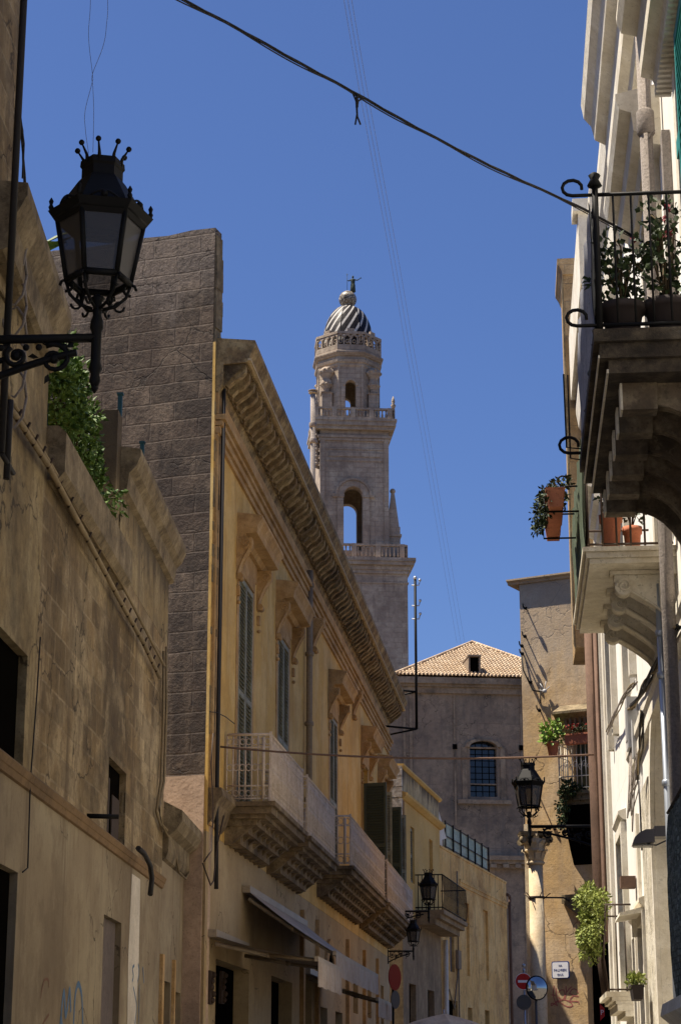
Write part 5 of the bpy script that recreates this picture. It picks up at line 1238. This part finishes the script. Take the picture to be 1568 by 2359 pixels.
b.lathe(Vector((ctr.x,ctr.y,0)), [((ro+e)*k8, hT(y)) for y, e in ((842,.02),(838,.1),(834,.1),(832,.2),(826,.25),(825,.08),(818,.08),(817,.2),(811,.38),(808,.38),(806,.25))], 8, a0=a0, smooth=False); b.build('drum_cornice', M['tower'], bt_)
# four urns on piers in front of the diagonal faces
for i in (1,3,5,7):
    a = TW.az - math.pi/2 + i*math.pi/4; c = Vector((ctr.x+math.cos(a)*(ro+.25), ctr.y+math.sin(a)*(ro+.25), 0)); b = MB()
    Fp = Fac((c.x,c.y), d=TW.d); b.fb(Fp,-.42,.42,-.42,.42,h8,hT(902)); b.fb(Fp,-.5,.5,-.5,.5,hT(902),hT(900))
    b.lathe(c+Vector((0,0,hT(900))), [(.36,0),(.26,.25),(.3,.4),(.5,.75),(.46,1.0),(.34,1.25),(.40,1.45),(.62,1.7),(.66,1.95),(.5,2.15),(.3,2.3)], 14)
    for k in range(10): b.ball(c+Vector((.58*math.cos(k*.628),.58*math.sin(k*.628),hT(900)+1.85+.1*(k%3))), .17, 6, 4)
    for k in range(8): b.ball(c+Vector((.48*math.cos(k*.785),.48*math.sin(k*.785),hT(900)+.75)), .13, 6, 4)
    b.build('urn', M['tower'], bt_)
# pierced parapet round the dome
for i in range(8):
    G, L = octF(i, ro+.22); b = MB(); p0 = hT(806); 
    b.fb(G,0,L,-.2,0,p0,p0+.55); n = 4
    for k in range(n+1): s = L*k/n; b.fb(G,max(0,s-.06),min(L,s+.06),-.18,0,p0+.55,p0+1.35)
    for k in range(n): arch_ring(b, G, L*(k+.5)/n, p0+1.25, .12,.27,-.16,-.02,6); b.tube([G.W(L*(k+.5)/n+.13*math.cos(q*.785),-.08,p0+.85+.16*math.sin(q*.785)) for q in range(9)],.05,4)
    b.fb(G,.0,L,-.2,.02,p0+1.5,p0+1.72); b.fb(G,L/2-.3,L/2+.3,-.19,.01,p0+1.72,p0+2.0); b.build('pierced_parapet', M['tower'], bt_)
# dome of eight gores with UVs for the tile bands
hD = lambda y: HY(y, 157+w2)
rd = 2.22; dz0 = hT(785); dz1 = hD(706); prof = [(rd*math.cos(t)**.85 if t < 1.56 else .3, dz0+(dz1-dz0)*math.sin(t)) for t in [i*1.45/16 for i in range(17)]]
me = bpy.data.meshes.new('dome'); V_ = []; F2 = []; UV = []
for g_ in range(8):
    for k in range(4):
        a, c_ = a0+math.pi/4*(g_+k/4), a0+math.pi/4*(g_+(k+1)/4)
        def kk(ang):
            d_ = (ang-a0) % (math.pi/4) - math.pi/8; return math.cos(math.pi/8)/math.cos(d_)*.45+.6
        for j in range(16):
            r0,za = prof[j]; r1,zb2 = prof[j+1]; b0_ = len(V_)
            for (ang,r,z) in ((a,r0,za),(c_,r0,za),(c_,r1,zb2),(a,r1,zb2)):
                q_ = kk(ang if ang != c_ or k < 3 else c_-1e-6); V_.append((math.cos(ang)*r*q_, math.sin(ang)*r*q_, z-dz0))
            F2.append((b0_,b0_+1,b0_+2,b0_+3))
            m_ = (g_ % 2)
            for (u,v) in ((k/4,j/16),((k+1)/4,j/16),((k+1)/4,(j+1)/16),(k/4,(j+1)/16)): UV.append((u, v))
me.from_pydata(V_, [], F2); ul = me.uv_layers.new(name='UVMap')
for i, uv in enumerate(UV): ul.data[i].uv = uv
me.materials.append(M['dome']); do = bpy.data.objects.new('dome', me); col.objects.link(do); do.parent = bt_; do.location = Vector((ctr.x,ctr.y,dz0))-ORG[bt_.name]
ORG[do.name] = ORG[bt_.name]
b = MB(); b.lathe(Vector((ctr.x,ctr.y,0)), [(.35,dz1-.1),(.55,dz1),(.5,dz1+.1),(.4,dz1+.12)], 16); bz_ = hD(690); rb = .78
b.lathe(Vector((ctr.x,ctr.y,bz_)), [(max(.02,rb*math.sin(math.pi*i/12)), -rb*math.cos(math.pi*i/12)) for i in range(13)], 16); b.build('ball', M['ball'], bt_)
# saint statue with staff
sz = hD(673); c = Vector((ctr.x+.45,ctr.y,sz)); us = (hD(636)-sz)/1.75
stt = thing('statue', 'dark bronze saint statue with raised arm and staff on top of the bell tower', 'statue', c)
b = MB(); b.lathe(c, [(.20*us,0),(.26*us,.05*us),(.24*us,.5*us),(.19*us,.9*us),(.22*us,1.15*us),(.24*us,1.35*us),(.14*us,1.44*us),(.06*us,1.48*us),(.06*us,1.54*us),(.10*us,1.60*us),(.105*us,1.68*us),(.06*us,1.78*us),(.01*us,1.82*us)], 14)
b.tube([c+Vector((.2,0,1.36))*us, c+Vector((.45,-.05,1.28))*us, c+Vector((.72,-.1,1.45))*us],.07*us,8,.045*us)
b.tube([c+Vector((-.2,0,1.36))*us, c+Vector((-.42,-.05,1.2))*us, c+Vector((-.56,-.1,1.25))*us],.07*us,8,.045*us)
for k in range(5): b.tube([c+Vector((.72,-.1,1.45))*us, c+Vector((.78+.03*k,-.1,1.60-.03*k))*us],.015*us,4)
for k in range(8): a=k*.785; b.tube([c+Vector((.24*math.cos(a),.24*math.sin(a),.02))*us, c+Vector((.20*math.cos(a+.2),.20*math.sin(a+.2),.85))*us],.035*us,5)
b.build('figure', M['bronze'], stt)
b = MB(); b.tube([c+Vector((-.58,-.1,0))*us, c+Vector((-.58,-.1,2.0))*us],.022*us,5); b.tube([c+Vector((-.68,-.1,1.85))*us, c+Vector((-.48,-.1,1.85))*us],.02*us,5); b.build('staff', M['bronze'], stt)

# ================================================================== THINGS ON AND ABOVE THE PALACE
# metal flue
ch0 = atY(720, 1080, 60); hz = HY(908, 60); b = MB()
b.tube([Vector((ch0.x,60,13)), Vector((ch0.x,60,hz))], .085, 10)
for y in (985, 1022): b.lathe(Vector((ch0.x,60,HY(y,60))), [(.1,0),(.12,.03),(.12,.16),(.1,.18)], 10)
b.lathe(Vector((ch0.x,60,hz)), [(.09,0),(.14,.03),(.15,.05)], 14); b.lathe(Vector((ch0.x,60,hz+.1)), [(.15,0),(.16,.02),(.04,.07)], 14)
for k in range(3): b.tube([Vector((ch0.x+.1*math.cos(k*2.1),60+.1*math.sin(k*2.1),hz)),Vector((ch0.x+.1*math.cos(k*2.1),60+.1*math.sin(k*2.1),hz+.12))],.01,4)
tag(b.build('flue_pipe', M['pipegrey']), 'thin metal flue with a flat cap rising behind the palace cornice', 'chimney')
# tall mast on brackets at the palace's far end
b = MB(); mY = 64.; mx0 = atY(959, 1640, mY)
p_top = atY(947, 1335, mY); p_low = atY(958, 1680, mY)
mp_ = thing('antenna_mast', 'black mast on wall brackets at the far end of the palace', 'mast', Vector((mx0.x, mY, p_low.z)))
b.tube([Vector((mx0.x,mY,p_low.z)), Vector((mx0.x,mY,p_top.z))], .045, 8); b.build('pole', M['iron'], mp_)
wz = Y_.W(33,0,0)
for z in (p_low.z, HY(1594,mY)):
    b = MB(); q = Vector((mx0.x,mY,z)); b.tube([q, Vector((wz.x-.2,wz.y-.6,z+.15))], .035, 6); b.tube([q, Vector((wz.x-.2,wz.y+.4,z-.05))], .03, 6); b.build('bracket', M['iron'], mp_)
b = MB()
for z in (p_top.z-.9, p_top.z-.2, p_top.z-1.35): b.tube([Vector((mx0.x-.12,mY,z)),Vector((mx0.x+.12,mY,z)),Vector((mx0.x+.16,mY,z+.15))], .022, 5); b.ball(Vector((mx0.x+.16,mY,z+.18)), .05, 8, 5)
b.ball(Vector((mx0.x,mY,p_top.z+.05)), .07, 8, 5); b.build('insulator', M['steel'], mp_)

# awnings on the palace ground floor
def awning(s0, s1, hw_, of, hf, val, label, part=True, nseg=6):
    t = thing('shop_awning', label, 'awning', Y_.W((s0+s1)/2,.1,hw_), 'shop awnings along the palace')
    b = MB(); n = 24; vs = []; fs = []
    for i in range(n+1):
        for j in range(7):
            u = j/6; vs.append(Y_.W(s0+(s1-s0)*i/n, .12+(of-.12)*u, hw_+(hf-hw_)*u-.05*math.sin(u*math.pi)))
    for i in range(n):
        for j in range(6): a = i*7+j; fs.append((a,a+7,a+8,a+1))
    b.add(vs, fs, True); b.add([v+Vector((0,0,-.008)) for v in vs], fs, True)
    fab = b.build('fabric', M['awning'], t)
    b = MB(); vs = []; fs = []
    for i in range(41):
        for j in range(4): vs.append(Y_.W(s0+(s1-s0)*i/40, of+.03+.012*math.sin(i*1.3)*j/3, hf-.03-val*j/3*(1-.06*abs(math.sin(i*.9)))))
    for i in range(40):
        for j in range(3): a=i*4+j; fs.append((a,a+4,a+5,a+1))
    b.add(vs,fs,True); b.add([v-Vector((.006,0,0)) for v in vs],fs,True); b.build('valance', M['awning'], t)
    b = MB(); b.fb(Y_, s0-.05, s1+.05, .01, .15, hw_-.02, hw_+.10); b.build('cassette', M['awnbar'], t)
    b = MB(); b.fb(Y_, s0-.02, s1+.02, of-.03, of+.03, hf-.05, hf+.03); b.build('front_bar', M['awnbar'], t)
    for s, e in ((s0+.1, 1), (s1-.1, -1)):
        b = MB(); mid = Y_.W(s+e*.35, of*.52, (hw_+hf)/2-.1); b.tube([Y_.W(s,.1,hw_-.12), mid], .035, 8); b.tube([mid, Y_.W(s,of-.03,hf-.02)], .03, 8); b.ball(mid,.05,8,5); b.build('folding_arm', M['awnbar'], t)
aA = Y_.px(700, 2065, .1)
awning(3.7, 11.7, 4.87, 1.65, 3.8, .38, 'long faded awning sloping down from under the first palace balcony')
awning(.3, 3.6, 3.86, 1.75, 3.5, .42, 'small low awning with a folding arm nearest the corner of the palace')
awning(12.3, 15.6, 3.9, 1.6, 3.35, .36, 'small far awning beyond the long one beside the red disc')
# twin dark wall vents
for k, x in enumerate((486, 513)):
    s, h = Y_.px(x, 2276, .04); b = MB(); b.fb(Y_, s-.15, s+.15, .003, .05, h-.26, h+.26)
    for q in range(5): b.ball(Y_.W(s+.1*math.sin(q*2), .06, h-.2+q*.1), .05, 8, 5)
    tag(b.build('wall_ornament', M['ironrust']), ['dark rusty wall ornament nearer the corner below the small awning','dark rusty wall ornament further from the corner, second of the pair'][k], 'wall ornament', 'pair of dark wall ornaments')
# cables round the corner of the palace and along the old house
for k, (F, pts, o, r, nm, mm) in enumerate([
    (L_, [(-60,770),(26,922),(100,1040),(180,1180),(281,1345),(350,1480),(379,1535)], .10, .022, 'upper paint covered cable slanting across the old house', 'cablebeige'),
    (L_, [(-60,845),(38,960),(110,1070),(200,1240),(280,1390),(330,1480),(368,1560)], .09, .035, 'lower thick dark cable slanting across the old house', 'cablebeige'),
    (L_, [(383,1490),(383,1640),(378,1800),(366,1860),(372,1900),(395,1925),(450,1990),(480,1945)], .06, .022, 'conduit falling down the corner of the old house then looping', 'cablebeige'),
    (L_, [(377,1500),(376,1650),(371,1800),(360,1870),(374,1915)], .05, .022, 'second conduit running down the corner of the old house', 'cablebeige'),
    (L_, [(375,1905),(400,1950),(412,2010),(428,2025),(440,2000),(452,1990)], .08, .016, 'drooping loop of cable below the low house cornice', 'cablebeige'),
    (Y_, [(491,1690),(486,1760),(491,1860),(487,1960),(470,1985)], .14, .012, 'cable coming down the near corner of the palace', 'ironrust'),
    (Y_, [(515,1880),(500,1950),(492,2030),(485,2040),(467,1990)], .14, .012, 'slack cable hanging under the first palace balcony', 'ironrust'),
    (L_, [(93,1468),(85,1600),(70,1800),(64,2000),(52,2010)], .03, .008, 'thin wire down the smooth render of the old house', 'cable'),
    (Y_, [(483,1640),(500,1642),(520,1652),(540,1668)], .1, .008, 'short spiked wire stretched by the palace corner', 'cable')]):
    wire('wall_cable', pxw(F, pts, o), r, M[mm], nm, 'cables on the left walls')
# clips along the sloping cable
low_cable = [o for o in bpy.data.objects if o.get('label','').startswith('lower thick dark cable')][0]
c0 = pxw(L_, [(38,960),(110,1070),(200,1240),(280,1390),(330,1480),(368,1560)], .09)
for i in range(5):
    for k in range(4): p = c0[i]+(c0[i+1]-c0[i])*k/4; b = MB(); b.tube([p-Vector((0,0,.05)), p+Vector((.05,0,.07))], .014, 5); b.build('clip', M['ironrust'], low_cable)
# black hose
ph = [(318,1955),(333,1968),(346,1995),(350,2025),(346,2062)]
wire('hose', pxw(L_, ph, .25), .035, M['cable'], 'black curved hose poking out of the old house wall', cat='hose')
s, h = L_.px(240,1880,.2); wire('iron_stub', [L_.W(s,0,h), L_.W(s+.1,.35,h)], .03, M['iron'], 'short iron stub in the old house wall left of the small window', cat='iron bar')
# loop of cables against the sky on the left
for k, pts in enumerate([[(42,250),(52,300),(53,370),(56,420),(75,470),(82,500),(72,520)],[(43,250),(49,310),(57,400),(60,450),(68,510)],[(45,252),(55,330),(52,410)]]):
    wire('hanging_cable', pxw(L_, pts, .12+.03*k), .010, M['cable'], ['outermost cable loop hanging against the sky at the upper left','middle cable of the hanging loop at the upper left','shortest cable of the hanging loop at the upper left'][k], 'cable loops at the upper left')
b = MB(); 
for k in range(6):
    c = L_.W(L_.px(30,560,.1)[0]+k*.06,.1,L_.px(30,560,.1)[1]-k*.28); b.tube([c+Vector((.12*math.cos(q),.05,.3*math.sin(q))) for q in [i*.7 for i in range(10)]], .014, 5)
tag(b.build('cable_tangle', M['pipegrey']), 'tangle of grey cables on the near left wall behind the lantern', 'cable')

# plants and posts on the old house terrace
tb = thing('terrace_shrub', 'bright green shrub spilling over the terrace parapet of the old house', 'plant', L_.W(-8.4,-.3,7.9))
lb, st2 = MB(), MB()
for (s, o_, h, r1, r3, n, dz_) in ((-9.4,-.2,9.15,.5,.40,1500,0),(-8.7,-.15,8.95,.6,.45,1700,0),(-8.0,-.1,8.75,.6,.42,1500,.2),(-7.3,-.15,8.5,.55,.32,900,.3),(-9.0,-.9,9.2,.5,.5,600,0),(-6.5,-.05,8.35,.35,.2,260,.5)):
    bush(lb, st2, L_.W(s,o_,h), .32, r1, r3, n, .075, dz_, 9)
lb.build('foliage', M['leaf'], tb); st2.build('stem', M['stem'], tb)
lp = L_.px(98,562,.2); b = MB(); q = L_.W(lp[0],.1,lp[1]-.05)
for k in range(3): b.leaf(q, (.9,.1,.25+.12*k), .05, .35+.12*k)
tag(b.build('roof_weed', M['leaf']), 'single green leaf sprouting from the near left cornice', 'plant')
M['tealdk'] = mat('dark_teal_paint', (.015,.05,.05), .5)
for k, (x, y0, y1, o_) in enumerate(((275,905,1055,-.5),(327,1020,1085,-.5))):
    s = L_.px(x,(y0+y1)/2,o_)[0]; z1 = L_.px(x,y0,o_)[1]; b = MB(); b.fb(L_, s-.035, s+.035, o_-.03, o_+.03, 9.3, z1); b.fb(L_, s-.05, s+.05, o_-.045, o_+.045, z1, z1+.03)
    tag(b.build('terrace_post', M['tealdk']), ['taller dark teal post on the old house terrace','shorter dark teal post further along the old house terrace'][k], 'post', 'teal terrace posts')
b = MB()
for k in range(5): b.tube([L_.W(-9.7+k*.9,-.25,8.2), L_.W(-9.7+k*.9,-.25,9.5)], .012, 5)
for h in (8.6,9.0,9.4): b.tube([L_.W(-9.7,-.25,h), L_.W(-5.4,-.25,h)], .006, 5)
tag(b.build('terrace_fence', M['tealdk']), 'thin green wire fence behind the terrace shrub', 'fence')

# red disc and dark disc on a pole, umbrella
RD = Fac(atY(908, 2255, 46), d=(.5,.87)); rz = RD.px(905,2252)[1]
t = thing('road_sign', 'red round sign seen edge on above a dark disc beside the awnings', 'sign', RD.W(0,0,0))
disc(RD,0,rz,.29,0,.02).build('face', M['signdark'], t); disc(RD,.02,RD.px(908,2304)[1],.20,0,.02).build('lower_disc', M['signback'], t)
b = MB(); b.tube([RD.W(0,-.04,0),RD.W(0,-.04,rz+.28)],.028,8); b.build('pole', M['iron'], t)
um = atY(1022, 2338, 50); uz = um.z
t = thing('parasol', 'cream cafe parasol with its top showing at the bottom edge', 'umbrella', Vector((um.x,50,0)))
b = MB(); c = Vector((um.x,50,uz)); vs = [c+Vector((0,0,.02))]; n = 8; rr_ = [(.35,-.06),(.75,-.17),(.98,-.27)]
for r, z in rr_:
    for k in range(16):
        a = 6.2832*k/16+.1; q = r*(1.0 if k%2==0 else .93); vs.append(c+Vector((q*math.cos(a),q*math.sin(a),z-(0 if k%2==0 else .02))))
fs = [(0,1+k,1+(k+1)%16) for k in range(16)]+[(1+j*16+k,1+j*16+(k+1)%16,17+j*16+(k+1)%16,17+j*16+k) for j in range(2) for k in range(16)]
b.add(vs,fs); b.build('canopy', M['umbrella'], t)
b = MB(); b.tube([Vector((um.x,50,0)),c+Vector((0,0,.12))],.025,8); b.build('pole', M['steel'], t)
b = MB()
for k in range(8): a=6.2832*k/8+.1; b.tube([c+Vector((0,0,.0)), c+Vector((.97*math.cos(a),.97*math.sin(a),-.285))],.008,4)
b.build('rib', M['steel'], t)

# ================================================================== OVERHEAD CABLES
pA = atY(405, -10, 13.6); pB = Rr.W(*[v for v in (Rr.px(1480,556,.1)[0], .1, Rr.px(1480,556,.1)[1])])
a_, b_q = atY(405,-10,13.2), atY(560,72,13.8)
P5 = [a_-(b_q-a_)*5, a_-(b_q-a_)*3, a_-(b_q-a_)*1, a_, atY(560,72,13.8), atY(700,150,14.4), atY(820,215,15), atY(940,283,15.5), atY(1080,357,16.1), atY(1200,415,16.7), atY(1345,482,17.4), pB]
q = []
for i in range(len(P5)-1):
    p0,p1,p2,p3 = P5[max(i-1,0)],P5[i],P5[i+1],P5[min(i+2,len(P5)-1)]
    for s in range(8):
        t_ = s/8; q.append(.5*((2*p1)+(-p0+p2)*t_+(2*p0-5*p1+4*p2-p3)*t_*t_+(-p0+3*p1-3*p2+p3)*t_**3))
q.append(P5[-1])
pc = thing('power_cable', 'thick twisted black cable strung across the street against the sky', 'cable', q[0])
b = MB()
for ph_ in (0, 2.1, 4.2): b.tube([p+Vector((0,.009*math.cos(i*.42+ph_),.009*math.sin(i*.42+ph_))) for i, p in enumerate(q)], .0065, 6)
b.tube([p+Vector((0,0,-.03*abs(math.sin(i*.21)))) for i, p in enumerate(q)], .006, 5); b.build('strand', M['cable'], pc)
J = atY(822,217,15); b = MB()
b.tube([atY(795,200,15),atY(812,213,15),atY(820,232,15),atY(822,262,15),atY(818,286,15)],.008,6); b.tube([atY(835,225,15),atY(825,232,15),atY(822,250,15),atY(823,268,15),atY(830,286,15)],.008,6)
b.tube([J,atY(822,245,15)],.014,6); b.build('dangling_end', M['cable'], pc)
for k, (x0, x1) in enumerate(((788,1052),(797,1060),(806,1070))):
    A, B = atY(x0,-60,30), atY(x1,1482,110)
    q = [atY(x0+(x1-x0)*u+([0,32,52,52,45,38,28,18,8,0][0] if 0 else 0) + 60*u*(1-u)*0 , -60+1542*u, 30+80*u) for u in [i/12 for i in range(13)]]
    P6 = [atY(x0+dx, y, Yy) for dx, y, Yy in ((-30,-600,18),(-4,-60,30),(4,0,31),(38,200,36),(75,400,42),(112,600,50),(146,800,60),(182,1000,72),(216,1200,86),(264,1482,105))]
    wire('sky_wire', P6, .004, M['thin'], ['leftmost of three faint wires descending the sky right of the tower','middle of three faint wires descending the sky right of the tower','rightmost of three faint wires descending the sky right of the tower'][k], 'faint wires in the sky')
cA = Y_.W(.3,.15,Y_.px(492,1706,.15)[1]); cB = Rr.W(13.9,.2,Rr.px(1372,1722,.2)[1])
cb_ = wire('street_cable', [cA, cB], .018, M['pipebrown'], 'long cable crossing the street from the palace to the white house', sag=.12, n=30)
for k, (a, b2_, sg_) in enumerate(((atY(1255,1905,46), atY(1190,2080,47), .0),(atY(1150,1718,52), atY(1000,1790,66), .05))): pass

# rooftop of a neighbour edge seen between church and stone house
# ================================================================== LIGHT, SKY, CAMERA
be = rad(3); el = rad(65)
sd = Vector((-math.cos(el)*math.cos(be), math.cos(el)*math.sin(be), math.sin(el)))
W = bpy.data.worlds.new('World'); C.world = W; W.use_nodes = True; nt = W.node_tree
bg = nt.nodes['Background']; sky = nt.nodes.new('ShaderNodeTexSky'); sky.sky_type = 'NISHITA'; sky.sun_disc = False
sky.sun_elevation = el; sky.sun_rotation = math.atan2(sd.x, sd.y); sky.air_density = 1.0; sky.dust_density = 1.0; sky.ozone_density = 2.5; sky.altitude = 50
tn_ = nt.nodes.new('ShaderNodeMix'); tn_.data_type = 'RGBA'; tn_.blend_type = 'MULTIPLY'; tn_.inputs[0].default_value = 1
tn_.inputs[7].default_value = (.69,.85,1.24,1); nt.links.new(sky.outputs[0], tn_.inputs[6]); nt.links.new(tn_.outputs[2], bg.inputs['Color']); bg.inputs['Strength'].default_value = .049
sl_ = bpy.data.lights.new('sun', 'SUN'); sl_.energy = 5.0; sl_.angle = rad(.53); sl_.color = (1,.90,.75)
so = bpy.data.objects.new('sun', sl_); col.objects.link(so); so.rotation_euler = (-sd).to_track_quat('-Z','Y').to_euler(); so.location = (-20,20,60)
cam = bpy.data.cameras.new('camera'); co_ = bpy.data.objects.new('camera', cam); col.objects.link(co_)
co_.location = (0,0,CZ); co_.rotation_euler = (math.pi/2+TH, 0, 0); cam.sensor_fit = 'HORIZONTAL'; cam.sensor_width = 36; cam.lens = f/1568*36
cam.clip_end = 2000; cam.clip_start = .1; C.camera = co_
C.view_settings.view_transform = 'Standard'; C.view_settings.look = 'None'; C.view_settings.exposure = 1.0; C.view_settings.gamma = 1
